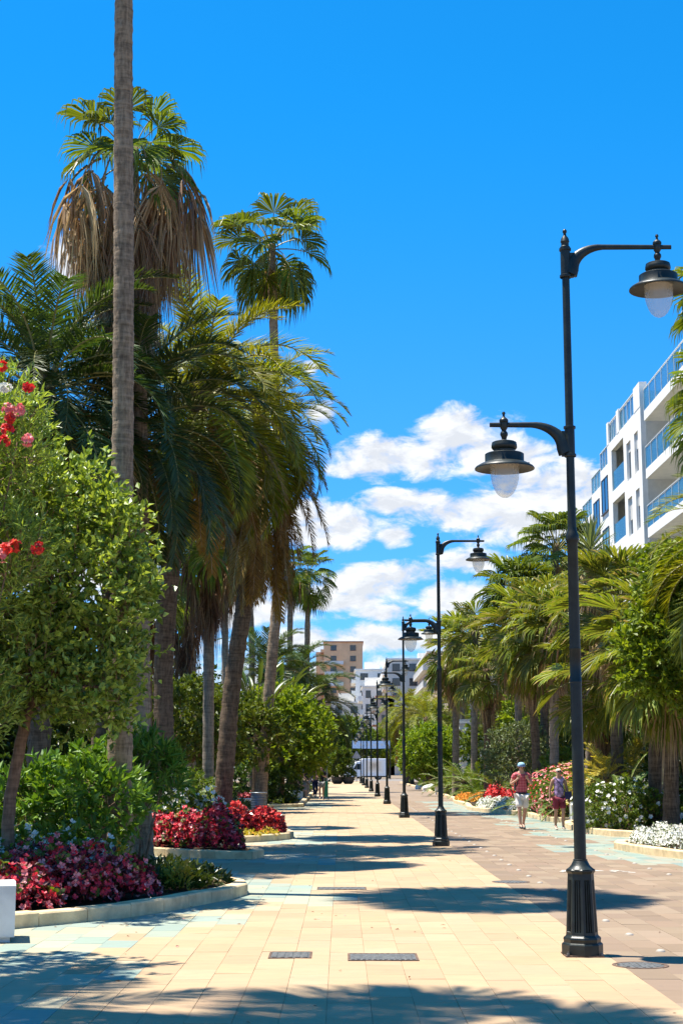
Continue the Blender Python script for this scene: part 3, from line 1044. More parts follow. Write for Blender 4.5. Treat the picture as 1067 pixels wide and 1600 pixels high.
CREAM = [(0.395, 0.275, 0.158), (0.385, 0.266, 0.149), (0.40, 0.282, 0.166), (0.372, 0.254, 0.145), (0.395, 0.268, 0.154)]
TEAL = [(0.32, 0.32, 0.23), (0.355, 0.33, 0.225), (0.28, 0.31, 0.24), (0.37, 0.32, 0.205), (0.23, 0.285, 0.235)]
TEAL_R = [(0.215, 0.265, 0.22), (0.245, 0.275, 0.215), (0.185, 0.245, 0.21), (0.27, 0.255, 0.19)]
PINK = [(0.235, 0.168, 0.108), (0.21, 0.148, 0.094), (0.25, 0.182, 0.12), (0.198, 0.140, 0.092), (0.225, 0.156, 0.102)]


def jit(c, a=0.03):
    f = 1 + random.uniform(-a, a)
    return tuple(x * f * (1 + random.uniform(-a, a) * 0.25) for x in c)


HOLES = []       # covers let into the paving: (x0, x1, y0, y1)


def lay(parent, x_from, x_to, w, l, base, reach, side):
    cells = []
    ncol = int(round((x_to - x_from) / w))
    for ci in range(ncol):
        x0 = x_from + ci * w
        y = 8.6 + (l * 0.5 if ci % 2 else 0) + random.uniform(-0.04, 0.04) - l
        while y < reach:
            ll = l * (1 + random.uniform(-0.004, 0.004))
            cx, cy = x0 + w / 2, y + ll / 2
            zc = cy * cos(PITCH) - EYE * sin(PITCH)
            if abs(cx) < zc * 533.5 / FPX + 0.5:
                deep = False
                for p in BEDPOLY:
                    if inside(cx, cy, p) and np.min(np.hypot(BEDPTS[:, 0] - cx, BEDPTS[:, 1] - cy)) > 0.45:
                        deep = True
                if not deep:
                    cells.append((x0, x0 + w, y, y + ll))
            y += ll
    vis = [c for c in cells if abs((c[0] + c[1]) / 2) < ((c[2] + c[3]) / 2 * cos(PITCH)) * 533.5 / FPX and c[3] > 9.9]
    vis.sort(key=lambda c: c[2])
    single = set(vis[:295])
    g = Geo()
    cols = []
    for c in cells:
        cx, cy = (c[0] + c[1]) / 2, (c[2] + c[3]) / 2
        d = np.min(np.hypot(BEDPTS[:, 0] - cx, BEDPTS[:, 1] - cy))
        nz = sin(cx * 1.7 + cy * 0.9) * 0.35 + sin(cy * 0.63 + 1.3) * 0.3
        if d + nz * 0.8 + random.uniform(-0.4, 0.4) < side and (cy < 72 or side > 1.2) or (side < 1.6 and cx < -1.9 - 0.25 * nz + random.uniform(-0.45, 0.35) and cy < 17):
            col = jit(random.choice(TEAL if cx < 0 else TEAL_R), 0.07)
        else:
            col = jit(random.choice(base), 0.05)
        z = 0.0 + (cx - c[0]) * 0
        gg = Geo() if c in single else g
        cc = [] if c in single else cols
        if c in single:
            tile_geo(gg, *c, z, col, cc)
            tile_obj('paving_tile', gg, cc, parent)
        else:
            tile_geo(g, *c, z, col, cols)
    if g.n:
        o = tile_obj('paving_tiles', g, cols, parent)
        o['kind'] = 'stuff'


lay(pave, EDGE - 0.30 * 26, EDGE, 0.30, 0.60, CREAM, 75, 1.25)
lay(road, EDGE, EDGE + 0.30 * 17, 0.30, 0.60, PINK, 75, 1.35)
# beyond that the joints are too fine to see: plain paved sheets
MT['far_cream'] = plain('far_cream_paving', (0.40, 0.29, 0.165), 0.8, 0, 0.08, 0.9, 0.1)
MT['far_pink'] = plain('far_brown_paving', (0.222, 0.158, 0.102), 0.8, 0, 0.1, 0.9, 0.1)
flat('pavement', [(EDGE - 7.8, 75.3), (EDGE, 75.3), (EDGE, 196), (EDGE - 7.8, 196)], -0.001, 'far_cream')
flat('promenade', [(EDGE + 0.004, 75.3), (EDGE + 5.1, 75.3), (EDGE + 5.1, 196), (EDGE + 0.004, 196)], -0.001, 'far_pink')


# covers in the pavement
def cover(name, label, cx, cy, w, l, mat, slots):
    t = thing(name, label, 'drain cover', (cx, cy, 0.0))
    g = Geo()
    f = 0.02
    g.box((-w / 2, -l / 2, -0.01), (w / 2, -l / 2 + f, 0.006))
    g.box((-w / 2, l / 2 - f, -0.01), (w / 2, l / 2, 0.006))
    g.box((-w / 2, -l / 2 + f, -0.01), (-w / 2 + f, l / 2 - f, 0.006))
    g.box((w / 2 - f, -l / 2 + f, -0.01), (w / 2, l / 2 - f, 0.006))
    g.obj('frame', MT['rust'], t)
    g = Geo()
    g.box((-w / 2 + f, -l / 2 + f, -0.01), (w / 2 - f, l / 2 - f, 0.0028))
    g.obj('plate', MT['iron'], t)
    n = slots
    for i in range(n):
        g = Geo()
        x = -w / 2 + f + (i + 0.5) * (w - 2 * f) / n
        bw = (w - 2 * f) / n * 0.28
        g.box((x - bw, -l / 2 + f + 0.03, 0.0028), (x + bw, l / 2 - f - 0.03, 0.0075))
        g.obj('rib', MT['iron'], t)
    return t


cover('drain_cover', 'small dark rectangular cover in the cream paving, left of the wider ribbed one', atx(454, 13.75), 13.75, 0.37, 0.46, 'iron', 5)
cover('drain_cover', 'wide dark ribbed metal cover in the cream paving near the bottom of the photo', atx(598, 13.6), 13.6, 0.60, 0.50, 'iron', 12)
cover('drain_cover', 'brownish flush cover in the palm shadow farther up the cream paving', atx(534, 21.2), 21.2, 0.66, 0.42, 'rust', 8)


def manhole(label, cx, cy, r):
    t = thing('manhole_cover', label, 'manhole cover', (cx, cy, 0))
    g = Geo()
    g.lathe([(r, -0.01), (r, 0.005), (r - 0.03, 0.006), (r - 0.035, 0.001)], 32)
    g.obj('rim', MT['rust'], t)
    g = Geo()
    g.lathe([(r - 0.038, 0.001), (r - 0.04, 0.004), (0.0, 0.0045)], 32)
    for k in range(-3, 4):
        h = math.sqrt(max(0, (r - 0.06) ** 2 - (k * 0.06) ** 2))
        g.box((k * 0.06 - 0.012, -h, 0.004), (k * 0.06 + 0.012, h, 0.0075))
    g.obj('lid', MT['iron'], t)


manhole('round iron manhole cover in the brown paving just right of the nearest lamp base', atx(998, 13.1), 13.05, 0.23)
manhole('round manhole cover in the brown paving left of the nearest lamp post, farther off', atx(799, 22.3), 22.4, 0.27)

# dome studs in two rows along the brown paving
gs = Geo()
gs.lathe([(0.043, -0.002), (0.041, 0.006), (0.033, 0.015), (0.018, 0.020), (0.0, 0.022)], 12)
stud_me = gs.mesh('stud', MT['chrome'], True)
for row, (x, lab) in enumerate(((2.80, 'small pale dome stud in the row beside the lamp posts'), (4.95, 'small pale dome stud in the row nearer the flower beds on the right'))):
    y = 11.3 if row == 0 else 23.9
    while y < 75:
        o = inst('paving_stud', stud_me, None, (x + random.uniform(-0.015, 0.015), y, 0.001))
        tag(o, lab, 'stud', 'studs in the row beside the lamps' if row == 0 else 'studs in the row by the right beds')
        y += 1.36
MT['worn_paint'] = plain('worn_white_paint', (0.55, 0.50, 0.42), 0.9, 0, 0.3, 6)
gm = Geo()
for k in range(16):
    cx = 3.45 + random.uniform(0, 0.85)
    cy = 24.6 + random.uniform(-0.28, 0.28)
    a = [(cx + cos(q) * random.uniform(0.03, 0.09), cy + sin(q) * random.uniform(0.05, 0.13), 0.0045 + k * 0.0001) for q in np.linspace(0, 2 * pi, 7)[:-1]]
    gm.add(a, [(0, 1, 2, 3), (0, 3, 4, 5)])
for k in range(4):
    cx, cy = 4.25 + k * 0.06, 24.9 - k * 0.16
    gm.add([(cx, cy, 0.0045), (cx + 0.09, cy - 0.1, 0.0045), (cx + 0.13, cy - 0.02, 0.0045), (cx + 0.04, cy + 0.08, 0.0045)], [(0, 1, 2, 3)])
tag(gm.obj('painted_marking', MT['worn_paint']), kind='structure')


# ------------------------------------------------------------------ street lamps
def oct_mod(flute):
    def f(an, z):
        a = (an + pi / 8) % (pi / 4) - pi / 8
        r = cos(pi / 8) / np.cos(a)
        if flute and 0.20 < z < 0.64:
            q = np.abs(a) / (pi / 8)
            r = r * np.where(q < 0.78, 1 - 0.11 * (np.sin(q / 0.78 * 3.5 * pi * 1.0 + pi / 2) > -0.2), 1.0)
        return r
    return f


LAMP_H = 6.50


def lantern_geo():
    body = Geo()
    body.lathe([(0.0, 0.125), (0.012, 0.122), (0.017, 0.105), (0.010, 0.095), (0.012, 0.075), (0.030, 0.06), (0.041, 0.047), (0.041, 0.028), (0.032, 0.02), (0.034, -0.03), (0.024, -0.045), (0.020, -0.055),
                (0.034, -0.075), (0.036, -0.095), (0.026, -0.115), (0.022, -0.135), (0.030, -0.143), (0.055, -0.148), (0.06, -0.155)], 16)
    body.lathe([(0.05, -0.153), (0.098, -0.158), (0.112, -0.166), (0.114, -0.182), (0.117, -0.19), (0.118, -0.212), (0.108, -0.228), (0.098, -0.236), (0.096, -0.262), (0.10, -0.266)], 28)
    body.lathe([(0.10, -0.262), (0.165, -0.268), (0.178, -0.276), (0.178, -0.352), (0.184, -0.36)], 28)
    shade = Geo()
    shade.lathe([(0.178, -0.352), (0.215, -0.364), (0.262, -0.392), (0.272, -0.405), (0.272, -0.413), (0.262, -0.408), (0.21, -0.385), (0.132, -0.375)], 32)
    inner = Geo()
    inner.lathe([(0.132, -0.377), (0.128, -0.33), (0.06, -0.30), (0.0, -0.298)], 24)
    glass = Geo()
    glass.lathe([(0.130, -0.378), (0.131, -0.455), (0.126, -0.505), (0.116, -0.55), (0.100, -0.595), (0.078, -0.636), (0.052, -0.662), (0.026, -0.676), (0.0, -0.68)], 28)
    latch = Geo()
    latch.box((0.17, -0.02, -0.372), (0.225, 0.02, -0.352))
    return body, shade, inner, glass, latch


def make_lamp():
    t = thing('street_lamp', 'x', 'street lamp')
    g = Geo()
    # flange plate, plinth, fluted body, capital
    g.box((-0.165, -0.165, 0.0), (0.165, 0.165, 0.012))
    o = g.obj('base_plate', MT['rust'], t)
    for sx_ in (-1, 1):
        for sy_ in (-1, 1):
            gb = Geo()
            gb.lathe([(0.014, 0.012), (0.014, 0.03), (0.007, 0.031), (0.007, 0.045), (0, 0.046)], 6, (sx_ * 0.145, sy_ * 0.145, 0))
            gb.obj('bolt', MT['iron'], o)
    g = Geo()
    om, of = oct_mod(False), oct_mod(True)
    g.lathe([(0.178, 0.012), (0.178, 0.095), (0.172, 0.105), (0.160, 0.112), (0.160, 0.13), (0.164, 0.14), (0.160, 0.155), (0.145, 0.165), (0.139, 0.175)], 96, mod=om)
    g.lathe([(0.139, 0.17), (0.137, 0.198), (0.1365, 0.203), (0.116, 0.635), (0.1155, 0.64), (0.113, 0.69), (0.120, 0.70), (0.128, 0.712), (0.128, 0.722), (0.118, 0.732)], 160, mod=of)
    g.lathe([(0.120, 0.728), (0.098, 0.745), (0.080, 0.765), (0.068, 0.79), (0.062, 0.80), (0.062, 0.812), (0.054, 0.815)], 32)
    bo = smooth_by_angle(g.obj('base', MT['lamp'], t), 28)
    bo.rotation_euler.z = radians(20)
    g = Geo()
    g.lathe([(0.053, 0.80), (0.051, 2.35), (0.053, 2.352), (0.053, 2.366), (0.050, 2.37), (0.050, 2.64), (0.0525, 2.643), (0.0525, 2.657), (0.049, 2.66), (0.047, 3.60),
             (0.056, 3.62), (0.060, 3.64), (0.060, 3.67), (0.050, 3.70), (0.042, 3.73), (0.039, 3.76), (0.0375, 4.40), (0.034, LAMP_H - 0.12)], 24)
    g.lathe([(0.036, LAMP_H - 0.13), (0.046, LAMP_H - 0.125), (0.046, LAMP_H - 0.10), (0.036, LAMP_H - 0.09), (0.036, LAMP_H - 0.06), (0.042, LAMP_H - 0.05), (0.034, LAMP_H - 0.015), (0.016, LAMP_H + 0.01), (0.012, LAMP_H + 0.03),
             (0.020, LAMP_H + 0.045), (0.020, LAMP_H + 0.06), (0.008, LAMP_H + 0.075), (0.0, LAMP_H + 0.078)], 20)
    smooth_by_angle(g.obj('pole', MT['lamp'], t), 40)
    for (s, z, reach) in ((1, LAMP_H - 0.10, 0.86), (-1, 4.70, 0.60)):
        g = Geo()
        # clamp on the pole and the curved tapering bracket
        g.lathe([(0.05, -0.30), (0.056, -0.295), (0.056, -0.275), (0.046, -0.27), (0.046, -0.04), (0.056, -0.035), (0.056, -0.015), (0.04, -0.01)], 20, (0, 0, z))
        hz = 0.24
        pts, rad = [], []
        for q in np.linspace(0, 1, 12):
            a = q * pi / 2
            pts.append((s * (0.05 + 0.30 * (1 - cos(a))), 0, z - hz + hz * sin(a)))
            rad.append(0.080 - 0.053 * q ** 0.8)
        pts[0] = (s * 0.03, 0, z - hz - 0.02)
        for q in np.linspace(0.15, 1, 5):
            pts.append((s * (0.35 + (reach + 0.13 - 0.35) * q), 0, z))
            rad.append(0.027 - 0.005 * q)
        g.tube(pts, rad, 12, 0, flat=(1.0, 0.62))
        g.box((min(s * 0.035, s * 0.075), -0.02, z - 0.295), (max(s * 0.035, s * 0.075), 0.02, z - 0.06))
        smooth_by_angle(g.obj('arm', MT['lamp'], t), 40)
        body, shade, inner, glass, latch = lantern_geo()
        ln = body.obj('lantern', MT['lamp'], t, False, (s * reach, 0, z))
        smooth_by_angle(ln, 38)
        smooth_by_angle(shade.obj('shade', MT['lamp'], ln), 38)
        inner.obj('reflector', MT['lamp_in'], ln, True)
        glass.obj('glass_bowl', MT['lantern_glass'], ln, True)
        latch.obj('latch', MT['lamp'], ln)
    return t


LAMPS = [
    (13.75, 'nearest and tallest looking dark street lamp with two lanterns, fluted base at the lower right'),
    (32.6, 'second dark two-lantern street lamp along the edge of the cream paving'),
    (51.0, 'third dark two-lantern street lamp in the receding row'),
    (70.2, 'fourth dark two-lantern street lamp in the receding row'),
    (88.8, 'fifth street lamp of the row, thin in front of the white van'),
    (107.5, 'sixth street lamp of the row, standing in front of the white van'),
    (126.2, 'seventh street lamp of the row, before the cab of the white van'),
    (145.0, 'eighth street lamp of the row, just before the front of the white van'),
    (163.8, 'farthest small street lamp of the row, beside the round planters'),
]
lamp0 = make_lamp()
for i, (y, lab) in enumerate(LAMPS):
    o = lamp0 if i == 0 else copy_tree(lamp0)
    o.location = (2.085 - 0.02 * min(i, 2), y, 0)
    tag(o, lab, 'street lamp', 'street lamps along the paving edge')
    if i:
        o.rotation_euler.z = random.uniform(-0.03, 0.03)


# ------------------------------------------------------------------ small street furniture
def block_seat(label, x, y, w, d, h, rz=0.0, group='white block seats along the beds'):
    t = thing('block_seat', label, 'concrete seat', (x, y, 0), rz, group)
    g = Geo()
    c = 0.015
    for (z0, z1, s) in ((0.0, 0.05, 0.04), (0.05, h - c, 0.0)):
        g.box((-w / 2 + s, -d / 2 + s, z0), (w / 2 - s, d / 2 - s, z1))
    g.obj('plinth', MT['white_stone'], t)
    g = Geo()
    V = [(-w / 2, -d / 2, h - c), (w / 2, -d / 2, h - c), (w / 2, d / 2, h - c), (-w / 2, d / 2, h - c),
         (-w / 2 + c, -d / 2 + c, h), (w / 2 - c, -d / 2 + c, h), (w / 2 - c, d / 2 - c, h), (-w / 2 + c, d / 2 - c, h)]
    g.add(V, [(4, 5, 6, 7), (0, 1, 5, 4), (1, 2, 6, 5), (2, 3, 7, 6), (3, 0, 4, 7)])
    g.obj('seat', MT['white_stone'], t)
    return t


block_seat('white concrete block cut by the left edge beside the nearest flower bed', -3.42, 14.95, 0.66, 0.62, 0.53, radians(12))
block_seat('white block seat under the dark trees where a person sits', atx(461, 77), 77, 0.78, 0.8, 0.52)
block_seat('white block behind the walking woman at the end of the pink bush', atx(905, 46.4), 45.6, 0.75, 0.5, 0.62)
block_seat('low pale block behind the leaning trunk left of the waste bin', atx(375, 61), 61.5, 1.1, 0.6, 0.42)
w_ = thing('garden_wall', 'low white retaining wall right of the brown paving behind the second lamp', 'wall', (atx(704, 95), 95, 0))
g = Geo()
g.box((-0.95, -0.2, 0), (0.95, 0.2, 0.46))
g.obj('wall', MT['white_stone'], w_)
g = Geo()
g.box((-1.0, -0.25, 0.46), (1.0, 0.25, 0.53))
g.obj('coping', MT['stone'], w_)

# waste bin with louvred sides
bx, by = atx(405, 55), 54.6
b_ = thing('waste_bin', 'round grey louvred metal waste bin beside the bed of red begonias', 'waste bin', (bx, by, 0))
g = Geo()
g.lathe([(0.0, 0.03), (0.24, 0.03), (0.24, 0.0), (0.26, 0.0), (0.26, 0.05), (0.24, 0.06)], 24)
g.obj('base', MT['steel'], b_)
for k in range(11):
    g = Geo()
    z = 0.08 + k * 0.058
    g.lathe([(0.245, z), (0.275, z + 0.012), (0.272, z + 0.02), (0.248, z + 0.052)], 24)
    g.obj('louvre', MT['steel'], b_, True)
g = Geo()
g.lathe([(0.24, 0.70), (0.285, 0.715), (0.29, 0.74), (0.285, 0.76), (0.23, 0.765), (0.20, 0.70), (0.20, 0.10), (0, 0.1)], 24)
g.obj('rim', MT['steel'], b_, True)


def boulder(label, x, y, s):
    import bmesh
    bm = bmesh.new()
    bmesh.ops.create_icosphere(bm, subdivisions=3, radius=1)
    r = random.Random(int(x * 100 + y))
    ph = [r.uniform(0, 6) for _ in range(6)]
    for v in bm.verts:
        n = 1 + 0.13 * sin(v.co.x * 3 + ph[0]) + 0.12 * sin(v.co.y * 3.4 + ph[1]) + 0.08 * sin(v.co.z * 6 + ph[2]) + 0.05 * sin(v.co.x * 9 + v.co.y * 7 + ph[3])
        v.co = Vector((v.co.x * s[0] * n, v.co.y * s[1] * n, max(-0.1, v.co.z * s[2] * n)))
    me = bpy.data.meshes.new('boulder')
    bm.to_mesh(me)
    bm.free()
    me.materials.append(MT['rock'])
    return tag(inst('boulder', me, None, (x, y, 0.05)), label, 'boulder', 'white boulders by the brown paving')


boulder('largest white boulder at the bed edge left of the low white wall', atx(672, 108), 108, (0.62, 0.5, 0.42))
boulder('small white boulder at the far bed edge, left of the large boulder', atx(657, 118), 118, (0.4, 0.4, 0.28))


def round_planter(label, px, Y, r, bushr):
    t = thing('round_planter', label, 'planter', (atx(px, Y), Y, 0), 0, 'round dark planters by the van')
    g = Geo()
    g.lathe([(0, 0), (r * 0.55, 0), (r * 0.85, 0.15), (r, 0.42), (r * 0.98, 0.60), (r * 1.05, 0.64), (r * 1.05, 0.70), (r * 0.93, 0.70), (r * 0.9, 0.62), (0, 0.62)], 20)
    g.obj('pot', MT['pot'], t, True)
    return t


round_planter('dark round planter nearest the walking group, with a bush in it', 527, 158, 0.62, 1.0)
round_planter('dark round planter right in front of the van bonnet', 544, 158, 0.62, 0.4)

# ------------------------------------------------------------------ delivery van
van = thing('delivery_van', 'white box-bodied delivery van parked across the far end of the promenade', 'van', (atx(571, 214), 214, 0), radians(7))
# side outline, front towards -x
L0 = 5.5
lower = [(-2.78, 0.42), (-2.85, 0.62), (-2.84, 0.92), (-2.72, 1.12), (-2.1, 1.32), (-1.42, 2.28), (-1.2, 2.48), (-0.7, 2.55), (-0.7, 0.42)]


def extrude_profile(g, prof, y0, y1, mi=0, inset=0.08):
    n = len(prof)
    ym = [y0, y0 + inset, y1 - inset, y1]
    sc = [0.965, 1.0, 1.0, 0.965]
    cx = sum(p[0] for p in prof) / n
    cz = sum(p[1] for p in prof) / n
    V = []
    for y, s in zip(ym, sc):
        V += [(cx + (p[0] - cx) * s, y, cz + (p[1] - cz) * s) for p in prof]
    F = []
    for k in range(3):
        for i in range(n):
            j = (i + 1) % n
            F.append((k * n + i, k * n + j, (k + 1) * n + j, (k + 1) * n + i))
    g.add(V, F, mi)
    tri = []
    for b, s in ((0, 1), (3 * n, -1)):
        g.v.append(np.array([(cx, y0 if b == 0 else y1, cz)]))
        c = g.n
        g.n += 1
        base = g.n - 1 - 4 * n
        for i in range(n):
            j = (i + 1) % n
            tri.append((base + b + i, c, base + b + j) if s > 0 else (base + b + j, c, base + b + i))
        g.t.append(np.array(tri))
        g.tm.append(np.full(len(tri), mi))
        tri = []


g = Geo()
extrude_profile(g, lower, -0.98, 0.98)
smooth_by_angle(g.obj('cab', MT['van_white'], van), 30)
g = Geo()
extrude_profile(g, [(-0.68, 0.5), (-0.68, 2.72), (-0.55, 2.86), (2.7, 2.86), (2.78, 2.78), (2.78, 0.5)], -1.04, 1.04)
smooth_by_angle(g.obj('cargo_box', MT['van_white'], van), 30)
g = Geo()
g.add([(-2.04, -0.86, 1.42), (-1.47, -0.80, 2.26), (-1.47, 0.80, 2.26), (-2.04, 0.86, 1.42)], [(0, 1, 2, 3)])
g.v[0] += np.array([-0.03, 0, 0.02])
g.obj('windscreen', MT['dark_glass'], van)
for s in (-1, 1):
    g = Geo()
    V = [(-1.85, s * 0.992, 1.42), (-1.36, s * 0.992, 2.16), (-0.85, s * 0.992, 2.16), (-0.85, s * 0.992, 1.36)]
    g.add(V, [(0, 1, 2, 3) if s > 0 else (3, 2, 1, 0)])
    g.obj('side_window', MT['dark_glass'], van)
    g = Geo()
    g.box((-1.98, min(s * 1.0, s * 1.2), 1.42), (-1.86, max(s * 1.0, s * 1.2), 1.75))
    g.obj('mirror', MT['black_plastic'], van)
    g = Geo()
    g.box((-2.86, min(s * 0.6, s * 0.9), 0.88), (-2.74, max(s * 0.6, s * 0.9), 1.08))
    g.obj('headlight', MT['frame_white'], van)
g = Geo()
g.box((-2.93, -0.94, 0.40), (-2.70, 0.94, 0.70))
g.obj('bumper', MT['black_plastic'], van)
g = Geo()
g.box((-2.87, -0.55, 0.76), (-2.8, 0.55, 1.02))
g.obj('grille', MT['black_plastic'], van)
g = Geo()
g.box((-0.7, -1.0, 0.34), (2.7, 1.0, 0.5))
g.obj('chassis', MT['black_plastic'], van)
g = Geo()
g.box((-1.25, -0.5, 2.53), (-0.72, 0.5, 2.66))
g.obj('roof_unit', MT['black_plastic'], van)
for x in (-2.0, 1.75):
    for s in (-1, 1):
        M = Matrix.Translation((x, s * 0.86, 0.36)) @ Matrix.Rotation(pi / 2, 4, 'X')
        g = Geo()
        g.lathe([(0.22, -0.12), (0.34, -0.12), (0.36, -0.08), (0.36, 0.08), (0.34, 0.12), (0.22, 0.12)], 20)
        g.v = [np.array([M @ Vector(p) for p in v]) for v in g.v]
        wv = g.obj('wheel', MT['tyre'], van, True)
        g = Geo()
        g.lathe([(0.0, -0.10), (0.1, -0.11), (0.22, -0.10), (0.22, 0.10), (0.1, 0.11), (0.0, 0.10)], 16)
        g.v = [np.array([M @ Vector(p) for p in v]) for v in g.v]
        g.obj('rim', MT['steel'], wv, True)

# banner between two poles behind the van
bn = thing('street_banner', 'pale blue cloth banner strung across above the white van', 'banner', (atx(580, 224), 224, 0))
for s in (-1, 1):
    g = Geo()
    g.tube([(s * 2.75, 0, 0), (s * 2.75, 0, 6.5)], 0.06, 8)
    g.obj('pole', MT['lamp'], bn)
g = Geo()
xs = np.linspace(-2.7, 2.7, 28)
for i in range(27):
    for k in range(3):
        def zz(x, k):
            return 4.35 + k * 0.36 + 0.05 * (x / 2.7) ** 2
        yw = [0.06 * sin(x * 3.1) for x in (xs[i], xs[i + 1])]
        g.add([(xs[i], yw[0], zz(xs[i], k)), (xs[i + 1], yw[1], zz(xs[i + 1], k)), (xs[i + 1], yw[1], zz(xs[i + 1], k + 1)), (xs[i], yw[0], zz(xs[i], k + 1))], [(0, 1, 2, 3)], 0 if k != 1 else (1 if (i * 7) % 5 in (0, 2) and 3 < i < 24 else 0))
g.obj('cloth', [MT['banner_blue'], MT['frame_white']], bn, True)

# sign seen from behind, on its pole, left of the van
sg = thing('road_sign', 'grey triangular back of a road sign on a thin pole left of the van', 'road sign', (atx(557, 186), 186, 0))
g = Geo()
g.tube([(0, 0, 0), (0, 0, 3.3)], 0.04, 8)
g.obj('pole', MT['steel'], sg)
g = Geo()
pr = [(-0.5, 2.75), (0, 2.75 - 0.05), (0.5, 2.75), (0.52, 2.82), (0.05, 3.6), (-0.05, 3.6), (-0.52, 2.82)]
extrude_profile(g, pr, -0.06, -0.035, 0, 0.004)
g.obj('sign_plate', MT['sign_grey'], sg)
sg = thing('post', 'thin pale post at the path edge beside the walking group', 'post', (atx(511, 92), 92, 0))
g = Geo()
g.lathe([(0.05, 0), (0.05, 0.1), (0.035, 0.12), (0.035, 2.0), (0.04, 2.02), (0, 2.05)], 12)
g.obj('shaft', MT['steel'], sg)

# ------------------------------------------------------------------ buildings
def win(parent, face, u0, u1, z0, z1, at, fr='frame_dark', mull=1, depth=0.12, out=None, glass='dark_glass'):
    """window built on a wall plane. face '-x': plane x=at, u is y; face '-y': plane y=at, u is x"""
    def P(u, d, z):
        return (at + d, u, z) if face == '-x' else (u, at + d, z)
    f = 0.07
    g = Geo()

    def bx(a0, a1, b0, b1, d0, d1):
        p, q = P(a0, d0, b0), P(a1, d1, b1)
        g.box((min(p[0], q[0]), min(p[1], q[1]), b0), (max(p[0], q[0]), max(p[1], q[1]), b1))
    bx(u0, u0 + f, z0, z1, -0.04, 0.03)
    bx(u1 - f, u1, z0, z1, -0.04, 0.03)
    bx(u0 + f, u1 - f, z0, z0 + f, -0.04, 0.03)
    bx(u0 + f, u1 - f, z1 - f, z1, -0.04, 0.03)
    for k in range(mull):
        m = u0 + (u1 - u0) * (k + 1) / (mull + 1)
        bx(m - 0.03, m + 0.03, z0 + f, z1 - f, -0.035, 0.03)
    bx(u0 - 0.06, u1 + 0.06, z0 - 0.07, z0 - 0.001, -0.09, 0.02)
    w = g.obj('window', MT[fr], parent)
    g = Geo()
    p, q = P(u0 + f, -0.012, z0 + f), P(u1 - f, 0.02, z1 - f)
    g.box((min(p[0], q[0]), min(p[1], q[1]), z0 + f), (max(p[0], q[0]), max(p[1], q[1]), z1 - f))
    g.obj('pane', MT[glass], w)
    return w


def balcony(parent, face, u0, u1, z, at, depth=1.2, mat='white', rail='blue_glass', rh=1.05, th=0.32):
    def bx(g, a0, a1, b0, b1, d0, d1):
        if face == '-x':
            g.box((at - d1, a0, b0), (at - d0, a1, b1))
        else:
            g.box((a0, at - d1, b0), (a1, at - d0, b1))
    g = Geo()
    bx(g, u0, u1, z - th, z, 0.002, depth)
    b = g.obj('balcony', MT[mat], parent)
    g = Geo()
    bx(g, u0, u1, z + 0.003, z + rh, depth - 0.05, depth - 0.02)
    bx(g, u0, u0 + 0.03, z + 0.003, z + rh, 0.01, depth - 0.055)
    bx(g, u1 - 0.03, u1, z + 0.003, z + rh, 0.01, depth - 0.055)
    g.obj('railing', MT[rail], b)
    g = Geo()
    n = max(2, int((u1 - u0) / 1.5))
    for k in range(n + 1):
        u = u0 + (u1 - u0) * k / n
        bx(g, u - 0.02, u + 0.02, z + 0.001, z + rh + 0.04, depth - 0.019, depth + 0.01)
    bx(g, u0, u1, z + rh + 0.041, z + rh + 0.08, depth - 0.07, depth + 0.012)
    g.obj('rail_frame', MT['frame_white'], b)
    return b


FX = 16.5
# the white block near the right edge: solid wall with recessed loggias and tall narrow windows
A = thing('apartment_building', 'white apartment block with glass roof parapet and tall narrow windows above the right palms', 'building', (FX, 82.9, 0))


def wall_with_holes(parent, name, mat, face, at, u0, u1, z0, z1, holes, th=0.3):
    """wall sheet of given thickness with rectangular openings, built as a grid of blocks"""
    us = sorted({u0, u1, *[h[0] for h in holes], *[h[1] for h in holes]})
    zs = sorted({z0, z1, *[h[2] for h in holes], *[h[3] for h in holes]})
    g = Geo()
    for i in range(len(us) - 1):
        for k in range(len(zs) - 1):
            cu, cz = (us[i] + us[i + 1]) / 2, (zs[k] + zs[k + 1]) / 2
            if any(h[0] < cu < h[1] and h[2] < cz < h[3] for h in holes):
                continue
            if face == '-x':
                g.box((at, us[i], zs[k]), (at + th, us[i + 1], zs[k + 1]))
            else:
                g.box((us[i], at, zs[k]), (us[i + 1], at + th, zs[k + 1]))
    return g.obj(name, MT[mat], parent)


# everything of A in world coordinates, so parent offset is removed
def world_child(parent):
    e = parent.location.copy()
    return e


A.location = (0, 0, 0)
ya, yb = 82.9, 93.6
floors = [20.75 - 3.24 * k for k in range(6)]
holes = []
for zt in floors:
    holes.append((88.2, 92.2, zt - 2.55, zt))
    holes.append((86.0, 87.3, zt - 2.85, zt - 0.62))
    holes.append((83.8, 84.9, zt - 2.85, zt - 0.55))
wall_with_holes(A, 'wall', 'white', '-x', FX, ya, yb, 0, 21.35, holes, 0.3)
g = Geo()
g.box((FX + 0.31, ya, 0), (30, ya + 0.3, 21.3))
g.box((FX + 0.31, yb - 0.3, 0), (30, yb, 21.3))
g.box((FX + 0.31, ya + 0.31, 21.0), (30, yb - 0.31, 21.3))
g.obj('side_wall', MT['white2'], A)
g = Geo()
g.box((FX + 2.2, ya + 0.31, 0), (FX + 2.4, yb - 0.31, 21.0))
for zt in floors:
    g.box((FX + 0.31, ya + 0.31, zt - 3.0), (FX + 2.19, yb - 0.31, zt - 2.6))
g.obj('loggia_back', MT['white2'], A)
